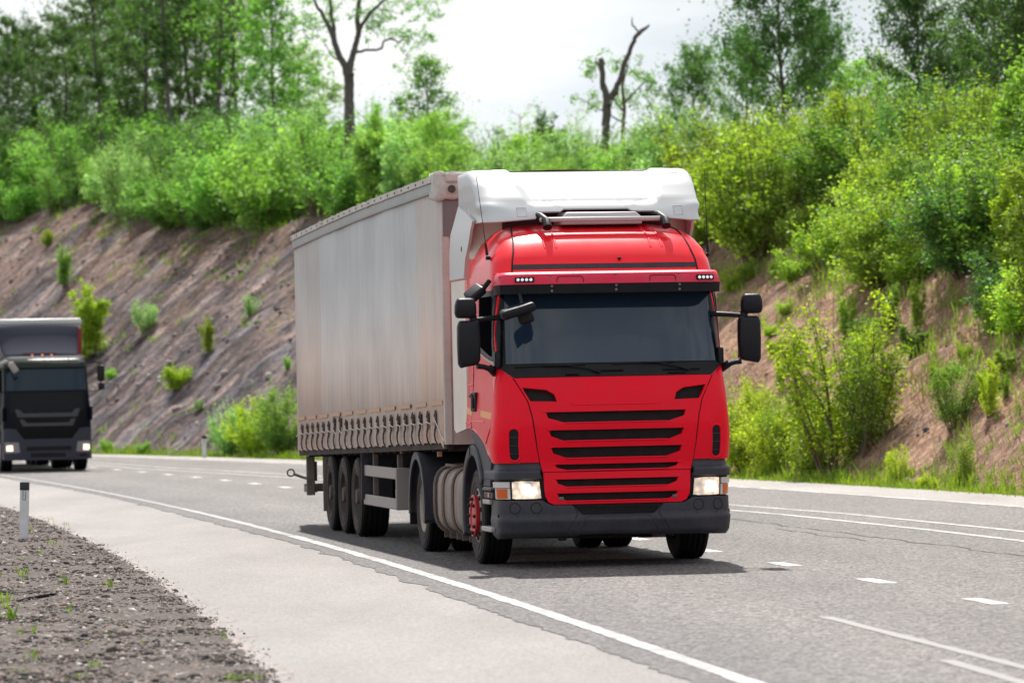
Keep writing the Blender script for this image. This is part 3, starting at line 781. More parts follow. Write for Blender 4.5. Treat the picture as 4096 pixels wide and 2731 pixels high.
    sm = sm.build('kerb_mirror', M['mirror_plastic'], T)
    k3 = MB(); k3.rbox((-1.255, 0.60, 2.985), (0.12, 0.06, 0.05), rot=(0, R_(-50), 0), r=0.015); k3.build('mirror_bracket', M['black_plastic'], sm)
    # lower front: grey corners, lamps, bumper
    LW = Wrap([.70, .92, .935, 1.015, 1.03, 1.11], [.035, .03, -0.005, -0.005, 0.03, 0.05], [1.24, 1.25, 1.265, 1.265, 1.235, 1.22], [.42] * 6)
    for sg in (-1, 1):
        e = [(LW.ay(0.95, 0.925, sg), 0.925), (LW.ay(0.95, 1.02, sg), 1.02), (LW.ay(0.62, 1.105, sg), 1.105), (LW.ax(sg * 0.815, 1.105), 1.105), (LW.ax(sg * 0.80, 0.925), 0.925)]
        cl = sheet('lamp_cowl', e, [], LW.m, 0.05, M['grey_plastic'], T, (0.07, 0.02))
        hb = [(LW.ax(sg * 0.79, 0.92), 0.92), (LW.ay(0.42, 0.92, sg), 0.92), (LW.ay(0.42, 0.715, sg), 0.715), (LW.ax(sg * 0.765, 0.715), 0.715)]
        box_ = sheet('lamp_housing', hb, [], LW.m, 0.05, M['black_plastic'], T, (0.08, 0), off=0.012)
        x0, x1 = 0.815, 1.105
        lens = sheet('headlight', [(LW.ax(sg * (x0 - 0.012), .73), .728), (LW.ax(sg * x1, .73), .728), (LW.ax(sg * (x1 + .005), .91), .912), (LW.ax(sg * (x0 + 0.01), .91), .912)], [], LW.m, 0.02, M['lamp_lens'], T, (0.06, 0), off=-0.002)
        lc = MB()
        for dx, dz, r in ((0.015, 0.0, 0.062), (0.075, -0.012, 0.040)):
            p = LW.m(LW.ax(sg * 0.965 + dx, .82), 0.822 + dz, -0.002)
            lc.disc((p.x, p.y, p.z), r, 'y', 0.004 + r * 0.05, 24, -1)
        lc.build('lamp_core', M['lamp_core'], lens)
        lf = MB()
        q = [(x0 - 0.012, .728), (x1, .728), (x1 + .005, .912), (x0 + .01, .912)]
        lf.tube([LW.m(LW.ax(sg * x, z), z, -0.003) for x, z in q + q[:1]], 0.006, 6)
        lf.build('lamp_rim', M['black_plastic'], lens)
        ia = [(LW.ax(sg * 1.122, .73), .728), (LW.ay(0.36, .73, sg), .728), (LW.ay(0.36, .83, sg), .842), (LW.ax(sg * 1.126, .83), .842)]
        ind = sheet('indicator', ia, [], LW.m, 0.02, M['clear_lens'], T, (0.05, 0), off=-0.002)
        ia = [(LW.ax(sg * 1.15, .73), .735), (LW.ay(0.30, .73, sg), .735), (LW.ay(0.30, .83, sg), .836), (LW.ax(sg * 1.152, .83), .836)]
        sheet('amber_bulb_cover', ia, [], LW.m, 0.01, M['amber'], ind, (0.05, 0), off=-0.005)
        ia = [(LW.ax(sg * 1.126, .85), .848), (LW.ay(0.40, .85, sg), .848), (LW.ay(0.40, .91, sg), .908), (LW.ax(sg * 1.128, .91), .908)]
        sheet('marker_lens', ia, [], LW.m, 0.03, M['clear_lens'], ind, (0.05, 0), off=-0.014)
    B = Wrap([.28, .33, .37, .49, .515, .545, .62, .73], [.14, .05, .012, -.012, -.012, .014, .018, .03], [1.20, 1.225, 1.24, 1.25, 1.25, 1.24, 1.24, 1.24], [.36] * 8)
    bx = lambda x, z: (B.ax(x, z), z)
    bt = [bx(0.80, .712), bx(0.755, .682), bx(0.70, .658), bx(0.49, .655), bx(0.455, .62), bx(0.38, .553), bx(0.365, .548)]
    by = lambda y, z, s: (B.ay(y, z, s), z)
    bo = [by(0.62, .715, 1)] + bt + [(-a, z) for a, z in bt[::-1]] + [by(0.62, .715, -1), by(0.66, .50, -1), by(0.62, .34, -1), by(0.5, .305, -1), bx(-1.1, .315), bx(-0.85, .325), bx(-0.45, .325), bx(-.40, .345), bx(.40, .345), bx(0.45, .325), bx(0.85, .325), bx(1.1, .315), by(0.5, .305, 1), by(0.62, .34, 1), by(0.66, .50, 1)]
    bump = sheet('bumper', bo, [], B.m, 0.05, M['grey_plastic'], T, (0.06, 0.022), off=0.0, ang=45)
    sheet('lower_grille', [bx(-0.52, .54), bx(0.52, .54), bx(0.55, .675), bx(-0.55, .675)], [], B.m, 0.02, M['mesh_black'], bump, (0.1, 0), off=0.022)
    fn = MB()
    for z in (0.575, 0.595, 0.615, 0.635): fn.tube(B.line([bx(-0.44, z), bx(0.44, z)], 0.018), 0.004, 5)
    fn.build('grille_bar', M['black_plastic'], bump)
    bl = MB()
    for sg in (-1, 1): bl.tube(B.line([bx(sg * 0.46, .62), bx(sg * 0.43, .56), bx(sg * 0.56, .36)], 0.001, 0.04), 0.004, 5)
    bl.build('bumper_gap', M['gap'], bump)
    bc = MB()
    bc.tube(B.line([bx(-0.44, .36), bx(-0.35, .528), bx(-.32, .535), bx(.32, .535), bx(.35, .528), bx(.44, .36)], 0.002, 0.04), 0.010, 8)
    bc.build('bumper_crease', M['grey_plastic'], bump)
    for sg in (-1, 1):
        for x in (0.866, 1.085):
            p = B.m(B.ax(sg * x, .632), .632, 0.0); a = B.ax(sg * x, .632)
            ring = [B.m(a + 0.056 * math.cos(t), .632 + 0.056 * math.sin(t), -0.001) for t in np.linspace(0, 2 * math.pi, 25)]
            c_ = MB(); c_.tube(ring, 0.004, 5); c_.build('fog_cover_gap', M['gap'], bump)
        for x in (0.85, 1.065):
            p = B.m(B.ax(sg * x, .548), .548, -0.001); MB().disc((p.x, p.y, p.z), 0.007, 'y', 0.003, 8, -1).build('bumper_hole', M['gap'], bump)
        h = MB(); p = B.m(B.ay(0.25, .55, sg), .55, -0.002); h.disc((p.x, p.y, p.z), 0.022, 'x', 0.004, 10, sg)
        h.build('bumper_hole', M['gap'], bump)
    # entry steps, side marker, arch
    for sg in (-1, 1):
        s_ = MB()
        s_.box(sg * 1.0, sg * 1.28, 0.44, 1.02, 0.805, 0.835) if sg > 0 else s_.box(-1.28, -1.0, 0.44, 1.02, 0.805, 0.835)
        a_, b_ = sorted((sg * 1.0, sg * 1.262))
        s_.box(a_, b_, 0.44, 1.0, 0.725, 0.80)
        st = s_.build('step', M['grey_plastic'], T, bevel=0.012)
        tr_ = MB()
        a2, b2 = sorted((sg * 1.02, sg * 1.27))
        for k in range(9): tr_.box(a2, b2, 0.5 + k * 0.055, 0.525 + k * 0.055, 0.835, 0.846)
        tr_.build('step_tread', M['alu'], st)
        s3 = MB(); a3, b3 = sorted((sg * 1.0, sg * 1.275)); s3.box(a3, b3, 0.60, 1.03, 0.665, 0.715)
        s3.build('step', M['alu'], T, bevel=0.01)
        s2 = MB(); a2, b2 = sorted((sg * 1.0, sg * 1.285)); s2.box(a2, b2, 0.46, 1.07, 0.375, 0.43)
        s2.build('step', M['alu'], T, bevel=0.012)
        mk = MB(); a4, b4 = sorted((sg * 1.262, sg * 1.272)); mk.box(a4, b4, 0.60, 0.70, 0.74, 0.79); mk.build('side_marker', M['amber'], T, bevel=0.003)
        sw = MB(); a5, b5 = sorted((sg * 0.95, sg * 1.15)); sw.box(a5, b5, 0.5, 1.05, 0.36, 1.1); sw.build('step_well', M['black_plastic'], T)
        # wheel arch
        x0, x1 = sorted((sg * 0.86, sg * 1.285))
        ar = arc_band((1.66, 0.55), 0.62, 0.735, x0, x1, -22, 150, 34)
        arch = ar.build('wheel_arch', M['grey_plastic'], T, bevel=0.02)
        sk = MB(); xx0, xx1 = sorted((sg * 1.0, sg * 1.255))
        sk.prism([(0.55, 1.10), (0.62, 0.85), (1.06, 0.85), (1.12, 1.0), (1.35, 1.22), (1.7, 1.33), (1.85, 1.43), (1.3, 1.42), (0.9, 1.27)], 'x', xx0, xx1)
        sk.build('arch_trim', M['grey_plastic'], arch, bevel=0.01)
        ac = MB(); q = [(1.66 + r * math.cos(R_(83)), 0.55 + r * math.sin(R_(83))) for r in (0.63, 0.738)]
        ac.tube([(sg * 1.288, *q[0]), (sg * 1.288, *q[1]), (sg * 1.0, *q[1])], 0.008, 5); ac.build('arch_gap', M['gap'], arch)
    for sg in (-1, 1):
        wheel(T, (sg * 1.075, 1.66, 0.52), 0.52, 0.33, sg, 'steer')
        wheel(T, (sg * 1.08, 5.68, 0.515), 0.515, 0.30, sg, 'drive')
        wheel(T, (sg * 0.73, 5.68, 0.515), 0.515, 0.30, -sg, 'drive', lod=1)
        # drive mudguard
        x0, x1 = sorted((sg * 0.56, sg * 1.285))
        g = arc_band((5.68, 0.52), 0.60, 0.64, x0, x1, -8, 196, 34)
        mg = g.build('mudguard', M['grey_plastic'], T, bevel=0.012)
        lip = arc_band((5.68, 0.52), 0.56, 0.645, *sorted((sg * 1.275, sg * 1.30)), -8, 196, 34); lip.build('mudguard_rim', M['grey_plastic'], mg)
        MB().box(x0, x1, 5.02, 5.06, 0.385, 0.62).build('mud_flap', M['grey_plastic'], mg); MB().box(x0, x1, 6.30, 6.34, 0.30, 0.60).build('mud_flap', M['black_plastic'], mg)
    # fuel tanks
    for sg in (-1, 1):
        tk = MB(); rings = []
        ysr = [2.50, 2.53, 2.60]
        k = 2.62
        prof = []
        while k < 4.55:
            prof += [(k, 0.0), (k + 0.05, 0.02), (k + 0.26, 0.02), (k + 0.31, 0.0), (k + 0.33, -0.012)]; k += 0.35
        rows = [(2.50, -0.10), (2.53, -0.03), (2.58, 0)] + prof + [(4.60, 0), (4.68, -0.03), (4.71, -0.10)]
        for y, g in rows:
            hw_, hh = 0.34 + g, 0.355 + g
            ring = []
            for q in range(28):
                t = 2 * math.pi * q / 28; ct, st_ = math.cos(t), math.sin(t)
                ring.append((sg * 0.90 + math.copysign(abs(ct) ** 0.55, ct) * hw_, y, 0.64 + math.copysign(abs(st_) ** 0.55, st_) * hh))
            rings.append(ring)
        tk.loft(rings); tank = tk.build('fuel_tank', M['tank'], T, ang=50)
        sb = MB()
        for y in (3.1, 3.8, 4.4):
            ring = []
            for q in range(29):
                t = 2 * math.pi * q / 28; ct, st_ = math.cos(t), math.sin(t)
                ring.append((sg * 0.90 + math.copysign(abs(ct) ** 0.55, ct) * 0.375, y, 0.64 + math.copysign(abs(st_) ** 0.55, st_) * 0.39))
            s1_ = MB(); s1_.tube(ring, 0.02, 6, False); s1_.build('tank_strap', M['dusty'], tank)
        sb.tube([(sg * 1.1, 4.55, 1.0), (sg * 1.16, 4.2, 1.03), (sg * 1.05, 3.9, 1.01)], 0.02, 6)
        sb.build('tank_filler', M['dusty'], tank)
        for y in (2.7, 3.2, 3.6, 4.1, 4.5): MB().box(*sorted((sg * 0.75, sg * 1.15)), y, y + 0.03, 0.20, 0.29).build('tank_bracket', M['dusty'], tank)
    ch = MB()
    for x in (-0.42, 0.34): ch.box(x, x + 0.08, 0.6, 7.0, 0.72, 0.98)
    for y in (1.0, 2.4, 4.7, 6.6): ch.box(-0.42, 0.42, y, y + 0.12, 0.75, 0.95)
    ch.box(-0.8, 0.8, 0.16, 2.2, 0.62, 1.40); ch.box(-0.55, 0.55, 0.35, 1.3, 0.42, 0.7)
    ch.box(-0.95, 0.95, 1.60, 1.72, 0.45, 0.58); ch.box(-0.7, 0.7, 5.62, 5.74, 0.45, 0.58)
    ch.lathe([(0.001, -0.2), (0.2, -0.17), (0.26, 0), (0.2, 0.17), (0.001, 0.2)], (0, 5.68, 0.52), 'y', 20)
    ch.box(-0.9, 0.9, 2.0, 2.24, 1.0, 1.46)
    ch.build('chassis', M['chassis'], T)
    fw = MB(); fw.lathe([(0.001, 0), (0.46, 0), (0.46, 0.06), (0.001, 0.06)], (0, 5.1, 1.08), 'z', 24); fw.box(-0.4, 0.4, 4.9, 5.5, 0.97, 1.08)
    fw.build('fifth_wheel', M['chassis'], T)
    hs = MB(); hs.tube([(-0.9, 0.8, 0.31), (-0.2, 0.7, 0.30), (0.5, 0.75, 0.29)], 0.02, 6); hs.rbox((-0.57, 0.2, 0.31), (0.09, 0.1, 0.06), r=0.02); hs.rbox((0.62, 0.3, 0.32), (0.05, 0.1, 0.05), r=0.02)
    hs.build('tow_eye', M['chassis'], T)
    return T

# ------------------------------------------------------------------ grey curtain trailer
CUR_Y0, CUR_Y1 = 3.5, 17.4
M['curtain'] = curtain_mat()
M['rail'] = pmat('grey_rail_cloth', (0.13, 0.145, 0.15), 0.35, dirt=(0.34, 0.30, 0.28), dirt_amt=0.6, dirt_scale=2.5)
M['roofcloth'] = pmat('roof_cloth', (0.66, 0.62, 0.57), 0.6, dirt=(0.28, 0.22, 0.19), dirt_amt=0.75, dirt_scale=2.6)
M['frontcloth'] = pmat('grey_front_cloth', (0.13, 0.125, 0.13), 0.5, dirt=(0.25, 0.21, 0.2), dirt_amt=0.5, dirt_scale=2)
def tz_b(y): return 1.295 - 0.0170 * (y - 3.47)
def tz_t(y): return 4.145 - 0.0115 * (y - 3.47) + 0.035 * math.sin(math.pi * (y - 3.47) / 13.9)

def build_trailer():
    W = L2W(0, 10.5, 0)
    T = tag(empty('semi_trailer', W, TH), 'long grey curtain sided trailer, dusty brown along its lower edge, behind the red cab', 'trailer')
    HWT = 1.275
    # side curtains
    for sg in (-1, 1):
        ys = np.linspace(3.53, 17.40, 278 if sg < 0 else 40); nz = 46 if sg < 0 else 6
        v = []; f = []
        for i, y in enumerate(ys):
            b, t = tz_b(y) - 0.005, tz_t(y)
            ph = ((y - 4.06) / 0.585) % 1.0
            for j in range(nz):
                q = j / (nz - 1); q = q ** 1.25; z = b + (t - b) * q; dz = z - b
                out = 0.016 * noise.noise((y * 0.5, z * 0.45, 3.3)) + 0.010 * noise.noise((y * 1.5, z * 0.35, 9.1)) + 0.006 * noise.noise((y * .8 + z * 1.3, z * .9 - y * .5, 2.2))
                out += 0.004 * (1 - abs(((y / 0.29) % 1.0) * 2 - 1) ** 8)                   # pockets of the cloth
                if dz < 0.36:
                    w = (1 - dz / 0.36)
                    out += w * (0.030 * (math.sin(math.pi * ph) ** 0.8) - 0.016) + w * 0.012 * noise.noise((y * 3.1, z * 6, 1.7))
                zz = z + (0.020 * math.sin(math.pi * ph) - 0.012 + 0.012 * noise.noise((y * 2, 0, 4)) if j == 0 else 0)
                if dz < 0.03 and y < 3.75: zz -= 0.06 * (3.75 - y) / 0.22 * (1 - dz / 0.03); out += 0.02 * (3.75 - y) / 0.22
                v.append((sg * (HWT + out), y, zz))
        n = len(ys)
        f = [(i * nz + j, (i + 1) * nz + j, (i + 1) * nz + j + 1, i * nz + j + 1) for i in range(n - 1) for j in range(nz - 1)]
        o = MB().add(v, f).build('curtain', M['curtain'], T, ang=70, fix=False)
    # rails and roof cloth
    def strip(zf, x0, x1, dz0, dz1, name, m, parent, wav=0.0, nn=90):
        mb = MB(); rings = []
        for y in np.linspace(3.50, 17.42, nn):
            b = zf(y); w = wav * (0.5 * noise.noise((y * 2.3, 1, 2)) + 0.5 * noise.noise((y * 7, 5, 2)))
            rings.append([(x0, y, b + dz0 + w * 0.6), (x1, y, b + dz0 + w * 0.6), (x1, y, b + dz1 + w), (x0, y, b + dz1 + w)])
        return mb.loft(rings).build(name, m, parent, ang=50)
    for sg in (-1, 1):
        x0, x1 = sorted((sg * 1.20, sg * 1.302))
        rail = strip(tz_t, x0, x1, -0.02, 0.085, 'top_rail', M['rail'], T)
        x0, x1 = sorted((sg * 1.20, sg * 1.312)); strip(tz_t, x0, x1, -0.038, -0.018, 'rail_edge', M['guard_metal'], rail)
        x0, x1 = sorted((sg * 1.0, sg * 1.325))
        rc = strip(tz_t, x0, x1, 0.085, 0.155, 'roof_edge', M['roofcloth'], T, 0.02, 160)
        y = 3.9
        while y < 17.3:
            MB().rbox((sg * 1.327, y, tz_t(y) + 0.118), (0.014, 0.03, 0.026), r=0.005, seg=1).build('roof_eyelet', M['strap'], rc); y += 0.58
    rm = MB(); v = []; ys = np.linspace(3.40, 17.45, 60); xs = np.linspace(-1.27, 1.27, 13)
    for y in ys:
        for x in xs:
            v.append((x, y, tz_t(y) + 0.15 + 0.03 * (1 - (x / 1.27) ** 2) + 0.012 * noise.noise((x * 2, y * 1.6, 0))))
    rm.add(v, [(i * 13 + j, i * 13 + j + 1, (i + 1) * 13 + j + 1, (i + 1) * 13 + j) for i in range(59) for j in range(12)])
    for i in range(12): pass
    rm.build('roof_cloth', M['roofcloth'], T, fix=False, ang=70)
    # front wall
    fw = MB(); fw.box(-1.27, 1.27, 3.46, 3.50, 1.27, 4.26)
    front = fw.build('front_wall', M['dirty_white'], T)
    ft = MB(); ft.box(-1.268, 1.268, 3.435, 3.465, 3.60, 4.2); ft.build('front_cloth', M['frontcloth'], front)
    for sg in (-1, 1):
        po = MB(); po.box(*sorted((sg * 1.20, sg * 1.287)), 3.44, 3.53, 1.27, 4.14)
        po.build('corner_post', M['dirty_white'], front, bevel=0.008)
        z = 1.45
        while z < 3.6:
            MB().disc((sg * 1.16, 3.457, z), 0.014, 'y', 0.01, 8, -1).build('rivet', M['dusty'], front); z += 0.27
        # crumpled folded cloth corner on top
        cv = []; cf = []
        nu, nv = 14, 9
        for i in range(nu):
            for j in range(nv):
                u, w = i / (nu - 1), j / (nv - 1)
                if u < 0.5: x, y = sg * 1.335, 3.88 - (u / 0.5) * 0.48
                else: x, y = sg * (1.335 - (u - .5) / .5 * 0.42), 3.40
                z = 3.99 + 0.335 * w + (0.10 * abs(u - .45) * (1 - w))
                q = 0.035 * noise.noise((x * 9, y * 9, z * 8)) + 0.015 * noise.noise((x * 25, y * 25, z * 20))
                cv.append((x + sg * q, y - q, z + 0.02 * noise.noise((u * 9, w * 5, 1))))
        for i in range(nu - 1):
            for j in range(nv - 1): cf.append((i * nv + j, (i + 1) * nv + j, (i + 1) * nv + j + 1, i * nv + j + 1))
        b0 = len(cv)
        cm = MB().add(cv, cf)
        co = cm.build('roof_cloth_corner', M['roofcloth'], front, ang=60)
        sol = co.modifiers.new('thick', 'SOLIDIFY'); sol.thickness = 0.02
        ey = MB(); ey.disc((sg * 1.17, 3.375, 4.13), 0.045, 'y', 0.02, 12, -1); ey.build('eyelet', M['strap'], co)
    be = MB(); be.box(-1.24, 1.24, 3.38, 3.46, 4.20, 4.315); be.build('roof_cloth_fold', M['roofcloth'], front, bevel=0.03)
    bw = MB(); bw.box(-1.27, 1.27, 17.40, 17.47, 1.06, 4.12); bw.build('rear_door', M['dirty_white'], T, bevel=0.01)
    # buckles, webbing, rope, tape
    for k in range(22):
        y = 4.06 + k * 0.602; b = tz_b(y); loose = k in (14, 15)
        h = 0.05 if loose else 0.0
        bk = MB(); bk.rbox((-1.292, y, b + 0.285 + h), (0.028, 0.075, 0.13), r=0.008, seg=1); bk.rbox((-1.30, y, b + 0.20 + h), (0.02, 0.06, 0.06), r=0.006, seg=1)
        bk.rbox((-1.304, y + 0.01, b + 0.335 + h), (0.016, 0.045, 0.08), rot=(0, R_(12), 0), r=0.005, seg=1)
        s = bk.build('buckle', M['strap'], T)
        wbm = MB()
        tl = random.uniform(-0.03, 0.03)
        wbm.tube([(-1.295, y, b + 0.19 + h), (-1.315, y + 0.02 + tl, b + 0.10), (-1.308, y + tl, b + 0.03), (-1.285, y, b - 0.015)], 0.010, 5)
        wbm.tube([(-1.30, y, b + 0.2 + h), (-1.312, y + 0.035 + tl, b + 0.14), (-1.305, y + 0.05 + tl, b + 0.07 - h), (-1.305, y + 0.02, b + 0.11 - h)], 0.007, 5)
        wbm.build('webbing', M['strap'], s)
        kb = MB(); kb.rbox((1.292, y, b + 0.285), (0.028, 0.075, 0.13), r=0.008, seg=1); kb.build('buckle', M['strap'], T)
    rp = MB(); pts = [(-1.29, 3.49, 1.31), (-1.30, 3.62, tz_b(3.6) + 0.06), (-1.315, 4.06, tz_b(4.06) + 0.27)]
    for k in range(1, 22):
        y = 4.06 + k * 0.602; b = tz_b(y) + 0.235
        pts += [(-1.318, y - 0.3, b + 0.0 - (0.05 if k in (14, 15) else 0.012)), (-1.318, y, b + 0.012)]
    pts.append((-1.31, 17.3, tz_b(17.3) + 0.2))
    rp.tube(pts, 0.006, 5); rp.build('sealing_rope', M['rope'], T)
    for k in range(11):
        y0 = 3.53 + k * 1.29; y1 = min(y0 + 0.92, 17.35); v = []; f = []
        ysq = np.linspace(y0 + (0.03 if k == 0 else 0), y1, 8)
        for y in ysq:
            for z in (0.425, 0.475): v.append((-1.2905 - 0.018 * max(0, noise.noise((y * .5, .7, 3.3))), y, tz_b(y) + z))
        n8 = len(ysq)
        v += [(x + 0.014, y, z) for x, y, z in v]
        f = [(2 * i, 2 * i + 1, 2 * i + 3, 2 * i + 2) for i in range(n8 - 1)]
        f += [tuple(q + 2 * n8 for q in reversed(g)) for g in f]
        MB().add(v, f).build('reflective_tape', M['tape'], T, fix=False)
    # chassis
    ch = MB()
    for x in (-0.55, 0.45):
        ch.hexa([(x, 3.6, 1.14), (x + .1, 3.6, 1.14), (x + .1, 6.8, 1.10), (x, 6.8, 1.10), (x, 3.6, 1.26), (x + .1, 3.6, 1.26), (x + .1, 6.8, 1.22), (x, 6.8, 1.22)])
        ch.hexa([(x, 6.8, 0.92), (x + .1, 6.8, 0.92), (x + .1, 17.3, 0.80), (x, 17.3, 0.80), (x, 6.8, 1.22), (x + .1, 6.8, 1.22), (x + .1, 17.3, 1.04), (x, 17.3, 1.04)])
    y = 3.7
    while y < 17.3:
        ch.box(-1.2, 1.2, y, y + 0.06, tz_b(y) - 0.10, tz_b(y) - 0.01); y += 0.62
    ch.hexa([(-1.24, 3.5, 1.26), (1.24, 3.5, 1.26), (1.24, 17.4, 1.03), (-1.24, 17.4, 1.03), (-1.24, 3.5, 1.30), (1.24, 3.5, 1.30), (1.24, 17.4, 1.07), (-1.24, 17.4, 1.07)])
    for sg in (-1, 1): ch.hexa([(sg * 1.19, 3.5, 1.22), (sg * 1.26, 3.5, 1.22), (sg * 1.26, 17.4, 0.98), (sg * 1.19, 17.4, 0.98), (sg * 1.19, 3.5, 1.30), (sg * 1.26, 3.5, 1.30), (sg * 1.26, 17.4, 1.07), (sg * 1.19, 17.4, 1.07)])
    for y in (11.36, 12.72, 14.08):
        ch.box(-0.95, 0.95, y - .07, y + .07, 0.45, 0.59); ch.box(-0.6, -0.4, y - 0.5, y + 0.1, 0.55, 0.9); ch.box(0.4, 0.6, y - 0.5, y + 0.1, 0.55, 0.9)
        for sx in (-0.5, 0.5): ch.lathe([(0.001, 0), (0.13, 0), (0.15, 0.1), (0.13, 0.28), (0.001, 0.28)], (sx, y + 0.3, 0.58), 'z', 14)
    ch.build('chassis', M['chassis'], T)
    lg = None
    for sg in (-1, 1):
        lm = MB(); lm.box(*sorted((sg * 0.72, sg * 0.86)), 7.0, 7.14, 0.55, 1.2); lm.box(*sorted((sg * 0.66, sg * 0.92)), 6.95, 7.2, 0.50, 0.55)
        lm.build('landing_leg', M['dusty'], T, bevel=0.01)
    for sg in (-1, 1):
        for y in (11.36, 12.72, 14.08): wheel(T, (sg * 1.06, y, 0.52), 0.52, 0.385, sg, 'trailer')
        # side guard
        x = sg * 1.20; a, b = sorted((x - 0.02 * sg, x + 0.02 * sg))
        g = MB(); g.box(a, b, 7.95, 11.0, 0.80, 0.94); g.box(a, b, 7.95, 11.0, 0.43, 0.565)
        g.box(*sorted((sg * 1.218, sg * 1.0)), 7.90, 7.95, 0.425, 0.945)
        gd = g.build('side_guard', M['guard_metal'], T, bevel=0.012)
        for y in (8.1, 10.3): MB().box(*sorted((sg * 1.10, sg * 1.16)), y, y + 0.07, 0.45, 1.1).build('guard_post', M['dusty'], gd)
        MB().box(*sorted((sg * 0.86, sg * 1.26)), 10.74, 10.77, 0.50, 1.12).build('mud_flap', M['grey_plastic'], T)
        MB().box(*sorted((sg * 0.86, sg * 1.26)), 14.70, 14.73, 0.25, 1.0).build('mud_flap', M['dusty'], T)
        sf = MB(); sf.box(*sorted((sg * 0.86, sg * 1.26)), 14.74, 16.2, 0.5, 0.55)
        br = MB(); br.box(*sorted((sg * 1.10, sg * 1.22)), 16.9, 16.95, 0.42, 0.98); br.box(*sorted((sg * 1.06, sg * 1.16)), 16.95, 17.35, 0.62, 0.90)
        br.box(*sorted((sg * 1.06, sg * 1.2)), 16.93, 17.3, 0.46, 0.54)
        br.build('rear_bracket', M['dusty'], T, bevel=0.01)
        for y in (4.6, 7.6): MB().box(*sorted((sg * 1.15, sg * 1.2)), y, y + 0.04, 1.12, 1.18).build('side_marker', M['tape'], T)
    bb = MB(); bb.box(-1.2, 1.2, 17.3, 17.42, 0.46, 0.58); bb.build('underrun_bar', M['dusty'], T, bevel=0.01)
    hk = MB(); hk.tube([(-1.12, 17.3, 0.64), (-1.28, 17.3, 0.69), (-1.36, 17.3, 0.725)], [0.022, 0.022, 0.02], 7)
    hk.tube([(-1.40 + 0.05 * math.cos(t), 17.3, 0.74 + 0.05 * math.sin(t)) for t in np.linspace(0, 2 * math.pi, 15)], 0.013, 6)
    hk.build('lashing_hook', M['dusty'], T)
    sp = MB(); sp.lathe([(0.001, 0), (0.40, 0), (0.47, 0.05), (0.49, 0.13), (0.49, 0.22), (0.46, 0.31), (0.36, 0.34), (0.001, 0.34)], (-0.55, 9.2, 0.42), 'z', 32)
    for z in (0.53, 0.64): sp.lathe([(0.48, z - .01), (0.5, z), (0.48, z + .01)], (-0.55, 9.2, 0.0), 'z', 32)
    sp.build('spare_wheel', M['tank'], T)
    for o in list(T.children): o.location = (0, -10.5, 0)
    return T
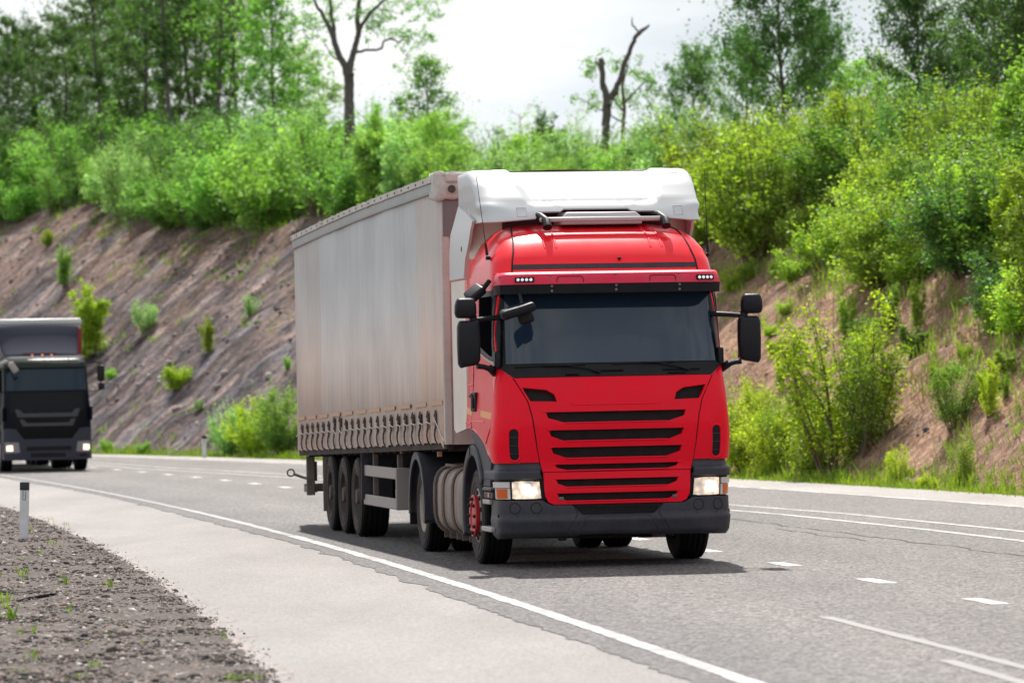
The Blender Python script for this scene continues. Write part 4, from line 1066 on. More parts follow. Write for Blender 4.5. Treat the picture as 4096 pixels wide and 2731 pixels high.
# ------------------------------------------------------------------ dark truck coming behind
def build_dark_truck():
    th = R_(12.5); k = 0.00267
    o = Vector((-11.95, 110.6, 0))
    T = tag(empty('tractor_unit', o, th), 'dark grey truck with lit headlights following far behind at the left edge', 'truck')
    paint = pmat('dark_truck_paint', (0.005, 0.006, 0.012), 0.35, spec=0.1)
    grey = pmat('dark_truck_bumper', (0.042, 0.043, 0.058), 0.5, spec=0.2)
    louv = pmat('grey_louvre', (0.05, 0.05, 0.062), 0.5, metal=0.0)
    defl = pmat('grey_deflector', (0.045, 0.047, 0.062), 0.85, spec=0.01)
    green = pmat('grey_green_trim', (0.030, 0.036, 0.033), 0.75, spec=0.05)
    C = Wrap([.3, 1.1, 1.6, 2.05, 2.6, 2.75, 2.88, 2.97], [.05, .03, .03, .10, .28, .33, .45, .8], [1.14, 1.14, 1.13, 1.10, 1.08, 1.07, 1.03, .95], [.3] * 8, 5)
    zs = [0.75, 1.1, 1.4, 1.7, 2.05, 2.3, 2.6, 2.75, 2.82, 2.88, 2.93, 2.97]
    cab_shell(C, zs, lambda y: 0.75 if y < 0.5 else 1.15, 2.1, None, 33).build('cab', paint, T)
    fx = C.fx
    sheet('windscreen', fx([(-1.03, 2.08), (1.03, 2.08), (1.0, 2.64), (-1.0, 2.64)]), [], C.m, 0.02, M['far_screen'], T, (.12, .2), off=-0.012)
    vs = sheet('sun_visor', fx([(-1.06, 2.67), (1.06, 2.67), (1.03, 2.93), (-1.03, 2.93)]), [], lambda a, z, d: C.m(a, z, d) + Vector((0, -0.06 - 0.08 * (2.93 - z), 0)), 0.05, green, T, (.12, .2))
    vg = MB()
    for x in (-0.7, 0.0, 0.62): vg.tube([C.m(C.ax(x, z), z, -0.0) + Vector((0, -0.065 - 0.08 * (2.93 - z), 0)) for z in (2.67, 2.8, 2.93)], 0.012, 5)
    vg.build('visor_gap', M['gap'], vs)
    ml = MB()
    for x in (-0.33, -0.07, 0.17): ml.rbox((x, 0.35, 2.985), (0.06, 0.06, 0.05), r=0.02)
    ml.build('roof_lamp', pmat('roof_lamp_lens', (0.6, 0.1, 0.05), 0.2, emit=(1.0, 0.25, 0.12), estr=0.35), T)
    # grille and louvres
    g = sheet('grille', fx([(-.62, .86), (.62, .86), (.78, 1.12), (.95, 1.55), (.95, 2.02), (-.95, 2.02), (-.95, 1.55), (-.78, 1.12)]), [], C.m, 0.02, M['black_gloss'], T, (.12, 0), off=-0.008)
    for z0, z1, xo, xi, lip in ((1.40, 1.52, .84, .62, 0.08), (1.17, 1.27, .72, .53, 0.08)):
        sheet('louvre', fx([(-xo + .08, z0), (xo - .08, z0), (xo, z1 + .08), (xi + .1, z1 + .08), (xi, z1 - 0.02), (-xi, z1 - 0.02), (-xi - .1, z1 + .08), (-xo, z1 + .08)]), [], C.m, 0.03, louv, g, (.12, 0), off=-0.035)
    Bm = lambda a, z, d: C.m(a, z, d) + Vector((0, -0.05, 0))
    sy = lambda y, z, s: (C.ay(y, z, s), z)
    bp = sheet('bumper', [sy(.5, .33, -1), (C.ax(-.9, .3), .30), (C.ax(.9, .3), .30), sy(.5, .33, 1), sy(.5, 1.08, 1), (C.ax(1.0, 1.1), 1.12), (C.ax(.82, 1.1), 1.10), (C.ax(.62, .86), .84), (C.ax(-.62, .86), .84), (C.ax(-.82, 1.1), 1.10), (C.ax(-1.0, 1.1), 1.12), sy(.5, 1.08, -1)], [], Bm, 0.06, grey, T, (.1, .2))
    sl = MB()
    for x0, x1, z0, z1 in ((-.55, .6, .54, .65), (-.45, .45, .37, .48), (.80, 1.0, .37, .44)):
        sheet('bumper_slot', [(C.ax(x0, z0), z0), (C.ax(x1, z0), z0), (C.ax(x1, z1), z1), (C.ax(x0, z1), z1)], [], Bm, 0.02, M['black_plastic'], bp, (.12, 0), off=-0.004)
    for sg in (-1, 1):
        h = sheet('headlight', [(C.ax(sg * .72, .5), .50), (C.ax(sg * 1.10, .5), .49), (C.ax(sg * 1.10, .78), .77), (C.ax(sg * .76, .78), .76)], [], Bm, 0.02, M['clear_lens_dark'], T, (.1, 0), off=-0.006)
        sheet('lamp_core', [(C.ax(sg * .90, .5), .54), (C.ax(sg * 1.06, .5), .54), (C.ax(sg * 1.06, .74), .68), (C.ax(sg * .91, .74), .69)], [], Bm, 0.01, M['far_lamp'], h, (.1, 0), off=-0.014)
        cn = MB(); cn.rbox((sg * 1.13, .16, 1.48), (.07, .25, .36), r=.03); cn.build('corner_vent', paint, T)
        m_ = MB(); m_.rbox((sg * 1.42, .25, 2.50), (.19, .12, .42), r=.04); mh = m_.build('mirror_housing', M['mirror_plastic'], T)
        m_ = MB(); m_.rbox((sg * 1.43, .25, 2.16), (.17, .11, .17), r=.04); m_.build('mirror_housing', M['mirror_plastic'], T)
        a_ = MB(); a_.tube([(sg * 1.07, .35, 2.76), (sg * 1.25, .28, 2.79), (sg * 1.40, .25, 2.77), (sg * 1.42, .25, 2.68)], .018, 6)
        a_.tube([(sg * 1.42, .25, 2.72), (sg * 1.42, .25, 2.22), (sg * 1.41, .25, 2.06)], .02, 6); a_.tube([(sg * 1.42, .25, 2.08), (sg * 1.25, .28, 2.03), (sg * 1.1, .35, 2.05)], .016, 6)
        a_.build('mirror_arm', M['mirror_plastic'], T)
        w = MB()
        wheel(T, (sg * 0.97, 1.35, 0.50), 0.50, 0.31, sg, 'steer', lod=1)
        wheel(T, (sg * 0.90, 5.0, 0.50), 0.50, 0.55, sg, 'drive', lod=1)
        d_ = sheet('door', [(C.ay(.5, 1.2, sg), 1.2), (C.ay(1.7, 1.2, sg), 1.2), (C.ay(1.7, 2.7, sg), 2.7), (C.ay(.55, 2.7, sg), 2.7)], [], C.m, .02, green, T, (.2, .3), off=-.008)
        sheet('window', [(C.ay(.62, 2.1, sg), 2.05), (C.ay(1.6, 2.1, sg), 2.1), (C.ay(1.6, 2.6, sg), 2.62), (C.ay(.75, 2.6, sg), 2.62)], [], C.m, .01, M['dark_interior'], d_, (.2, .3), off=-.014)
    km = MB(); km.rbox((-0.86, -0.02, 2.68), (.16, .12, .30), rot=(0, R_(-35), 0), r=.04); km.tube([(-0.8, .0, 2.72), (-1.02, .1, 2.86)], .02, 6); km.rbox((-1.1, .1, 2.80), (.2, .15, .09), rot=(0, R_(-25), 0), r=.03)
    km.build('kerb_mirror', M['rim_grey'], T)
    # deflector : concave sweep
    mb = MB(); rings = []
    for i, (y, z) in enumerate([(.85, 2.99), (1.05, 3.06), (1.35, 3.2), (1.6, 3.38), (1.78, 3.56), (1.88, 3.7), (1.98, 3.78), (2.2, 3.79)]):
        w = 0.93 + 0.17 * min(1, i / 5)
        rings.append([(w * math.sin(t), y + 0.30 * (1 - math.cos(t)), z - 0.04 * (1 - math.cos(t))) for t in np.linspace(-math.pi / 2, math.pi / 2, 21)])
    mb.loft(rings, False, False, closed=False)
    d = mb.build('roof_deflector', defl, T, fix=False); sm = d.modifiers.new('thick', 'SOLIDIFY'); sm.thickness = 0.03
    sp = MB(); sp.box(-0.5, 0.35, 0.95, 1.0, 2.95, 3.05)
    sp.build('deflector_support', M['maroon'], d)
    ch = MB(); ch.box(-.42, -.34, .5, 6, .7, .95); ch.box(.34, .42, .5, 6, .7, .95); ch.box(-.8, .8, .3, 2.0, .55, 1.2); ch.box(-.8, .8, 1.28, 1.42, .42, .58); ch.box(-.7, .7, 4.93, 5.07, .42, .58)
    ch.box(-1.1, -.5, 2.4, 4.2, .4, .95); ch.box(.5, 1.1, 2.4, 4.2, .4, .95)
    ch.build('chassis', M['chassis'], T)
    # its trailer
    c2, s2 = math.cos(th), math.sin(th)
    T2 = tag(empty('semi_trailer', o + Vector((-8 * s2, 8 * c2, 0)), th), 'pale trailer with a red front edge behind the dark grey truck', 'trailer')
    wall = pmat('pale_trailer_wall', (0.40, 0.39, 0.40), 0.6, dirt=(0.3, 0.27, 0.26), dirt_amt=0.5, dirt_scale=2)
    redp = pmat('red_trailer_edge', (0.30, 0.012, 0.03), 0.4)
    b = MB(); b.box(-1.22, 1.22, 2.75 - 8, 15 - 8, 1.15, 3.80); body = b.build('box_body', wall, T2, bevel=0.02)
    t = MB(); t.rbox((0, 8.87 - 8, 3.885), (2.50, 12.3, 0.17), r=0.06); t.build('roof_edge', M['white'], T2)
    for sg in (-1, 1):
        r = MB(); r.box(*sorted((sg * 1.09, sg * 1.235)), 2.735 - 8, 3.6 - 8, 3.02, 3.70); r.build('corner_panel', redp, body)
        for y in (10.6, 11.9, 13.2): wheel(T2, (sg * 1.0, y - 8, .5), .5, .38, sg, 'trailer', lod=1)
        l_ = MB(); l_.box(*sorted((sg * .7, sg * .82)), 6 - 8, 6.12 - 8, .5, 1.15); l_.build('landing_leg', M['dusty'], T2)
    c_ = MB(); c_.box(-.5, -.4, 3 - 8, 14.8 - 8, .9, 1.15); c_.box(.4, .5, 3 - 8, 14.8 - 8, .9, 1.15)
    for y in (10.6, 11.9, 13.2): c_.box(-.9, .9, y - 8.06, y - 7.94, .44, .56)
    c_.box(-1.15, 1.15, 14.9 - 8, 15.0 - 8, .5, .62); c_.box(-.6, -.5, 14.9 - 8, 15 - 8, .5, 1.15); c_.box(.5, .6, 14.9 - 8, 15 - 8, .5, 1.15)
    c_.build('chassis', M['chassis'], T2)

M['far_screen'] = glass_mat('dark_teal_screen', (0.006, 0.018, 0.032), 0.3)
M['clear_lens_dark'] = pmat('dull_lamp_glass', (0.24, 0.22, 0.24), 0.15, coat=0.4)
M['far_lamp'] = pmat('far_lamp_core', (1, .9, .7), 0.2, emit=(1.0, 0.80, 0.50), estr=1.1)

# ------------------------------------------------------------------ ground, road
FEP = np.array([(8.25, 69.91), (6.69, 75.41), (5.71, 79.82), (4.39, 84.98), (-6.08, 122.7), (-8.76, 128.36), (-11.65, 136.69), (-13.82, 142.23)])
EDP = np.array([(1.5, 27.13), (1.21, 28.75), (.87, 30.93), (.44, 34.71), (-.12, 38.9), (-.82, 43.63), (-1.7, 49.42), (-2.48, 54.53), (-3.14, 58.01), (-4.22, 63.93), (-5.39, 70.64), (-6.6, 77.69), (-7.92, 83.14), (-10.5, 97.09), (-12.2, 104.5)])
pF = np.polyfit(FEP[:, 1] - 80, FEP[:, 0], 2); pE = np.polyfit(EDP[:, 1] - 80, EDP[:, 0], 2)
def xF(y): return np.polyval(pF, np.asarray(y, float) - 80)       # far edge of the carriageway
def xE(y): return np.polyval(pE, np.asarray(y, float) - 80)       # near white edge line
GRV = np.array([(27, -1.5), (29.5, -1.76), (31.06, -1.93), (34.45, -2.32), (38.7, -2.84), (42.07, -3.3), (47, -4.17), (49.66, -4.57), (53.14, -5.08), (56.56, -5.6), (61.2, -6.39), (65.86, -7.19), (72.27, -8.31), (76, -9.09)])
pG = np.polyfit(GRV[:, 0] - 80, GRV[:, 1], 2)
def xG(y): return np.polyval(pG, np.asarray(y, float) - 80)
def xD(y):                                                         # double line
    return xE(y) + np.interp(y, [20, 54, 62, 91, 112, 160], [7.9, 8.15, 8.05, 6.2, 4.6, 3.6])
def xFL(y): return xF(y) - np.interp(y, [60, 79, 105, 122, 150], [1.85, 1.9, 2.2, 1.7, 1.5])

def band(name, y0, y1, fl, fr, z, m, step=0.5, nx=1, jl=0.0, jr=0.0, kind='structure', seed=0):
    ys = np.arange(y0, y1 + step * .5, step); v = []; f = []
    for y in ys:
        a, b = float(fl(y)), float(fr(y))
        if jl: a += jl * (noise.noise((y * 0.9, seed, 0)) + 0.5 * noise.noise((y * 3.1, seed, 5)) + 0.35 * noise.noise((y * 9, seed, 9)))
        if jr: b += jr * (noise.noise((y * 0.9, seed, 2)) + 0.5 * noise.noise((y * 3.1, seed, 7)) + 0.35 * noise.noise((y * 9, seed, 4)))
        for i in range(nx + 1): v.append((a + (b - a) * i / nx, y, z))
    uvs = [(p[0] - float(xE(p[1])), p[1]) for p in v]
    n = nx + 1
    for j in range(len(ys) - 1):
        for i in range(nx): f.append((j * n + i, j * n + i + 1, (j + 1) * n + i + 1, (j + 1) * n + i))
    me = bpy.data.meshes.new(name); me.from_pydata(v, [], f)
    ul = me.uv_layers.new(name='lane'); ul.data.foreach_set('uv', np.array([uvs[l.vertex_index] for l in me.loops], np.float32).ravel())
    o = mesh_obj(name, me, m)
    return tag(o, kind=kind)

def asphalt_mat(name, c0, c1, c2, scale, bump, patch=None, warm=None):
    m, nt, out = new_mat(name)
    b = nd(nt, 'ShaderNodeBsdfPrincipled'); nt.links.new(b.outputs[0], out.inputs[0])
    v = objco(nt)
    vo = nt.nodes.new('ShaderNodeTexVoronoi'); vo.inputs['Scale'].default_value = scale; nt.links.new(v, vo.inputs['Vector'])
    sep = nt.nodes.new('ShaderNodeSeparateColor'); nt.links.new(vo.outputs['Color'], sep.inputs[0])
    rp = ramp(nt, [(0.0, c0), (0.5, c1), (1.0, c2)], sep.outputs[0])
    big = noise_tex(nt, 0.35, 5, 0.6, objco(nt, 1.6, 0.35, 1))
    r2 = ramp(nt, [(0.3, (0.80, 0.80, 0.80)), (0.7, (1.18, 1.17, 1.16))], big.outputs[0])
    c = mixc(nt, 1.0, rp.outputs[0], r2.outputs[0], 'MULTIPLY')
    if warm:
        uv = nt.nodes.new('ShaderNodeUVMap'); uv.uv_map = 'lane'
        mpv = nt.nodes.new('ShaderNodeMapping'); mpv.inputs['Scale'].default_value = (1, .05, 1); nt.links.new(uv.outputs[0], mpv.inputs[0])
        wv = noise_tex(nt, 1.0, 4, .6, mpv.outputs[0])
        su = nt.nodes.new('ShaderNodeSeparateXYZ'); nt.links.new(uv.outputs[0], su.inputs[0])
        mra = nt.nodes.new('ShaderNodeMath'); mra.operation = 'MULTIPLY_ADD'; nt.links.new(wv.outputs[0], mra.inputs[0]); mra.inputs[1].default_value = .5; nt.links.new(su.outputs[0], mra.inputs[2])
        mr_ = nt.nodes.new('ShaderNodeMapRange'); nt.links.new(mra.outputs[0], mr_.inputs[0]); mr_.inputs[1].default_value = 0; mr_.inputs[2].default_value = 10
        tr_ = ramp(nt, [(.04, (.80, .80, .83)), (.11, (.92, .92, .93)), (.19, (1.1, 1.08, 1.06)), (.26, (.94, .93, .92)), (.32, (.90, .88, .87)), (.42, (1.06, 1.03, 1.0)), (.52, (.90, .88, .86)), (.62, (1.05, 1.02, 1.0)), (.72, (.88, .86, .85)), (.85, (1.05, 1.03, 1.0))], mr_.outputs[0])
        c = mixc(nt, 1.0, c, tr_.outputs[0], 'MULTIPLY')
        stn = noise_tex(nt, 1.1, 5, .7, objco(nt, 1.2, .3, 1)); rst = ramp(nt, [(.60, (1, 1, 1)), (.74, (.72, .72, .73))], stn.outputs[0])
        c = mixc(nt, 1.0, c, rst.outputs[0], 'MULTIPLY')
    if patch is not None:
        n2 = noise_tex(nt, 0.8, 6, 0.65, objco(nt, 1, .5, 1))
        r3 = ramp(nt, [(0.55, (0, 0, 0)), (0.75, (0.5,) * 3)], n2.outputs[0])
        c = mixc(nt, r3.outputs[0], c, patch)
    nt.links.new(c, b.inputs['Base Color'])
    b.inputs['Roughness'].default_value = 0.75; b.inputs['Specular IOR Level'].default_value = 0.35
    bp = nt.nodes.new('ShaderNodeBump'); bp.inputs['Strength'].default_value = bump; bp.inputs['Distance'].default_value = 0.012
    dd = nt.nodes.new('ShaderNodeMath'); dd.operation = 'SUBTRACT'; dd.inputs[0].default_value = 1.0
    nt.links.new(vo.outputs['Distance'], dd.inputs[1]); nt.links.new(dd.outputs[0], bp.inputs['Height'])
    nt.links.new(bp.outputs[0], b.inputs['Normal'])
    return m

def paint_mat(name, wear, top=(0.55, 0.54, 0.535)):
    m, nt, out = new_mat(name)
    b = nd(nt, 'ShaderNodeBsdfPrincipled')
    v = objco(nt)
    n = noise_tex(nt, 38, 4, 0.7, v); n2 = noise_tex(nt, 2.2, 3, 0.6, v)
    ad = nt.nodes.new('ShaderNodeMath'); ad.operation = 'ADD'; nt.links.new(n.outputs[0], ad.inputs[0]); nt.links.new(n2.outputs[0], ad.inputs[1])
    rp = ramp(nt, [(wear, (0.17, 0.16, 0.155)), (wear + 0.10, top)], None)
    hf = nt.nodes.new('ShaderNodeMath'); hf.operation = 'MULTIPLY'; hf.inputs[1].default_value = 0.5; nt.links.new(ad.outputs[0], hf.inputs[0]); nt.links.new(hf.outputs[0], rp.inputs[0])
    nt.links.new(rp.outputs[0], b.inputs['Base Color']); b.inputs['Roughness'].default_value = 0.6
    nt.links.new(b.outputs[0], out.inputs[0])
    return m

def eG(y):
    return float(xG(y)) - 0.02 + 0.10 * (noise.noise((y * .9, 7, 0)) + .5 * noise.noise((y * 3.1, 7, 5)) + .35 * noise.noise((y * 9, 7, 9)))
def build_ground():
    base = pmat('earth', (0.16, 0.13, 0.10), 0.9, dirt=(0.08, 0.09, 0.04), dirt_amt=0.8, dirt_scale=0.05)
    MB().add([(-2500, -2500, -0.6), (2500, -2500, -0.6), (2500, 2500, -0.6), (-2500, 2500, -0.6)], [(0, 1, 2, 3)]).build('ground', base).__setitem__('kind', 'structure')
    asp = asphalt_mat('asphalt', (0.012, 0.0115, 0.012), (0.086, 0.078, 0.077), (0.25, 0.224, 0.218), 36, 0.65, warm=True)
    shd = asphalt_mat('worn_shoulder', (0.125, 0.114, 0.108), (0.20, 0.183, 0.175), (0.262, 0.242, 0.233), 60, 0.12, patch=(0.165, 0.16, 0.163))
    far = asphalt_mat('dusty_far_shoulder', (0.15, 0.13, 0.12), (0.28, 0.255, 0.24), (0.38, 0.35, 0.33), 60, 0.2)
    edge_l = lambda y: xE(y) - 0.17 - 0.06 - 0.12 * (1 + math.sin(y * 0.21) * 0.4)
    band('road', 8, 240, edge_l, xF, 0.0, asp, 0.08 if False else 0.15, 8, 0.10, 0.15, seed=3)
    band('paved_shoulder', 8, 240, lambda y: xG(y) - 0.6, lambda y: xE(y) + 0.3, -0.005, shd, 1.0, 2)
    band('far_shoulder', 30, 240, lambda y: xFL(y) + 0.08, lambda y: xF(y) - 0.02, 0.004, far, 0.5, 1, 0.03, 0.10, seed=8)
    wp = paint_mat('white_road_paint', 0.41); we = paint_mat('worn_edge_paint', 0.45, (0.42, 0.41, 0.405)); wf = paint_mat('faded_road_paint', 0.565, (0.27, 0.255, 0.25)); wd2 = paint_mat('half_worn_paint', 0.48, (0.30, 0.29, 0.285)); wd = paint_mat('worn_road_paint', 0.46)
    for ya, yb, pm, w_ in ((8, 57, we, .072), (57.06, 72, wd2, .066), (72.06, 240, wf, .06)):
        band('edge_marking', ya, yb, lambda y: xE(y) - w_, lambda y: xE(y) + w_, 0.004, pm, 0.12, 1, 0.022, 0.022, seed=1)
    for d in (-0.22, 0.22):
        band('centre_marking', 20, 240, lambda y: xD(y) + d * 1.9 - 0.068, lambda y: xD(y) + d * 1.9 + 0.068, 0.004, we, 0.3, 1, 0.008, 0.008, seed=2)
    band('far_edge_marking', 30, 240, lambda y: xFL(y) - 0.08, lambda y: xFL(y) + 0.07, 0.0045, wd, 0.4, 1, 0.01, 0.01, seed=5)
    y = 36.55 - 4.15 * 5; k = 0
    xl = lambda y: xE(y) + np.interp(y, [30, 50, 92, 130], [3.76, 3.86, 3.75, 3.2])
    while y < 150:
        band('lane_marking', y - 0.52, y + 0.52, lambda q: xl(q) - 0.09, lambda q: xl(q) + 0.09, 0.004, wp, 0.13, 1, 0.012, 0.012, seed=k); y += 4.15; k += 1
    sl = (3.29 - 2.47) / (28.08 - 34.6)
    fl = lambda q: 2.47 + (q - 34.6) * sl * 1.0
    band('old_marking', 12, 34.6, lambda q: fl(q) - 0.05, lambda q: fl(q) + 0.06, 0.004, wf, 0.2, 1, 0.02, 0.02, seed=11)
    band('old_marking', 24, 29.0, lambda q: fl(q) - 0.36 - 0.02 * (29 - q), lambda q: fl(q) - 0.25 - 0.02 * (29 - q), 0.004, wf, 0.2, 1, 0.02, 0.02, seed=12)
    # cracks in the far lane
    cr = MB(); gm = M['gap']
    cm = pmat('crack_dark', (0.075, 0.07, 0.068), 0.95)  # flat dark tone for the crack strips
    for off, ya, yb in ((6.55, 44, 61), (6.15, 51, 56)):
        ys = np.arange(ya, yb, 0.12); v = []
        for q in ys:
            w = 0.012 + 0.02 * max(0, noise.noise((q * 1.3, off, 0)) + 0.2)
            x = float(xE(q)) + off + 0.12 * noise.noise((q * 0.8, off, 3)) + 0.05 * noise.noise((q * 4, off, 6))
            v += [(x - w, q, 0.0035), (x + w, q, 0.0035)]
        cr.add(v, [(2 * i, 2 * i + 1, 2 * i + 3, 2 * i + 2) for i in range(len(ys) - 1)])
    tag(cr.build('road_crack', cm, fix=False), kind='structure')
    # gravel verge
    m, nt, out = new_mat('gravel_bed')
    b = nd(nt, 'ShaderNodeBsdfPrincipled'); nt.links.new(b.outputs[0], out.inputs[0])
    v = objco(nt)
    vo = nt.nodes.new('ShaderNodeTexVoronoi'); vo.inputs['Scale'].default_value = 26; nt.links.new(v, vo.inputs['Vector'])
    sep = nt.nodes.new('ShaderNodeSeparateColor'); nt.links.new(vo.outputs['Color'], sep.inputs[0])
    rp = ramp(nt, [(0, (0.016, 0.012, 0.011)), (0.5, (0.065, 0.047, 0.039)), (1, (0.165, 0.125, 0.105))], sep.outputs[0])
    n = noise_tex(nt, 0.7, 5, 0.6, v); r2 = ramp(nt, [(0.3, (0.7, 0.68, 0.66)), (0.7, (1.2, 1.18, 1.16))], n.outputs[0])
    nt.links.new(mixc(nt, 1.0, rp.outputs[0], r2.outputs[0], 'MULTIPLY'), b.inputs['Base Color']); b.inputs['Roughness'].default_value = 0.9
    bp = nt.nodes.new('ShaderNodeBump'); bp.inputs['Strength'].default_value = 0.9; bp.inputs['Distance'].default_value = 0.03
    dd = nt.nodes.new('ShaderNodeMath'); dd.operation = 'SUBTRACT'; dd.inputs[0].default_value = 1.0
    nt.links.new(vo.outputs['Distance'], dd.inputs[1]); nt.links.new(dd.outputs[0], bp.inputs['Height']); nt.links.new(bp.outputs[0], b.inputs['Normal'])
    ys = np.arange(8, 240, 0.15); v = []; f = []
    for y in ys:
        e = eG(y)
        for q in (0, .12, .4, 1, 2, 4, 8, 16, 60):
            z = -0.001 + 0.012 * min(1, q / .4) + 0.02 * noise.noise(((e - q) * 1.1, y * 1.1, 0)) * min(1, q * .6) - 0.06 * max(0, q - 5)
            v.append((e - q, y, max(z, -0.55 if q > 2 else -.001)))
    nn = 9
    f = [(j * nn + i + 1, j * nn + i, (j + 1) * nn + i, (j + 1) * nn + i + 1) for j in range(len(ys) - 1) for i in range(nn - 1)]
    me = bpy.data.meshes.new('gravel_verge'); me.from_pydata(v, [], f); smooth(me, 80)
    tag(mesh_obj('gravel_verge', me, m), kind='structure')

# fast meshes from arrays -------------------------------------------------
def arr_mesh(name, V, F, m, sm=False):
    """V (n,3), F (k,c) constant corner count"""
    me = bpy.data.meshes.new(name); k, c = F.shape
    me.vertices.add(len(V)); me.vertices.foreach_set('co', np.asarray(V, np.float32).ravel())
    me.loops.add(k * c); me.loops.foreach_set('vertex_index', F.astype(np.int32).ravel())
    me.polygons.add(k); me.polygons.foreach_set('loop_start', np.arange(0, k * c, c, dtype=np.int32)); me.polygons.foreach_set('loop_total', np.full(k, c, np.int32))
    me.update(calc_edges=True)
    if m is not None: me.materials.append(m)
    return me

def unit(n, rng):
    a = rng.normal(size=(n, 3)); return a / np.linalg.norm(a, axis=1, keepdims=True)

def leaves(cent, size, rng, aspect=0.55, up=0.35, droop=0.0):
    n = len(cent); d = unit(n, rng); d[:, 2] = d[:, 2] * 0.6 - droop
    d /= np.linalg.norm(d, axis=1, keepdims=True)
    nr = unit(n, rng); nr[:, 2] += up
    w = np.cross(d, nr); w /= np.linalg.norm(w, axis=1, keepdims=True) + 1e-9
    L = (size * rng.uniform(0.65, 1.3, n))[:, None]
    fold = np.cross(w, d) * L * 0.12
    V = np.stack([cent - d * L * .5, cent + w * L * aspect * .5 + fold, cent + d * L * .5, cent - w * L * aspect * .5 + fold], 1).reshape(-1, 3)
    return V, np.arange(4 * n).reshape(-1, 4)

ICO = None
def ico():
    global ICO
    if ICO is None:
        bm = bmesh.new(); bmesh.ops.create_icosphere(bm, subdivisions=1, radius=1); bm.verts.index_update()
        ICO = (np.array([v.co for v in bm.verts]), np.array([[v.index for v in f.verts] for f in bm.faces])); bm.free()
    return ICO

def stones(P, size, rng, flat=0.6):
    v, f = ico(); n = len(P); nv = len(v)
    jit = rng.uniform(0.65, 1.25, (n, nv, 1))
    sc = size[:, None, None] * np.stack([rng.uniform(.7, 1.3, n), rng.uniform(.6, 1.1, n), rng.uniform(.35, .9, n) * flat / .6], 1)[:, None, :]
    a = rng.uniform(0, 6.283, n); ca, sa = np.cos(a), np.sin(a); tl = rng.uniform(-.5, .5, n); ct, st = np.cos(tl), np.sin(tl)
    Q = v[None] * jit * sc
    x = Q[..., 0]; z = Q[..., 2]; Q = np.stack([x * ct[:, None] - z * st[:, None], Q[..., 1], x * st[:, None] + z * ct[:, None]], -1)
    x = Q[..., 0]; y = Q[..., 1]; Q = np.stack([x * ca[:, None] - y * sa[:, None], x * sa[:, None] + y * ca[:, None], Q[..., 2]], -1)
    V = (Q + P[:, None, :]).reshape(-1, 3); F = (f[None] + (np.arange(n) * nv)[:, None, None]).reshape(-1, 3)
    return V, F

def stone_mat(name, stops):
    m, nt, out = new_mat(name)
    b = nd(nt, 'ShaderNodeBsdfPrincipled'); nt.links.new(b.outputs[0], out.inputs[0])
    g = nt.nodes.new('ShaderNodeNewGeometry')
    rp = ramp(nt, stops, g.outputs['Random Per Island'])
    n = noise_tex(nt, 30, 3, .6, objco(nt)); r2 = ramp(nt, [(.3, (.75, .75, .75)), (.7, (1.2, 1.2, 1.2))], n.outputs[0])
    nt.links.new(mixc(nt, 1, rp.outputs[0], r2.outputs[0], 'MULTIPLY'), b.inputs['Base Color']); b.inputs['Roughness'].default_value = .85
    return m

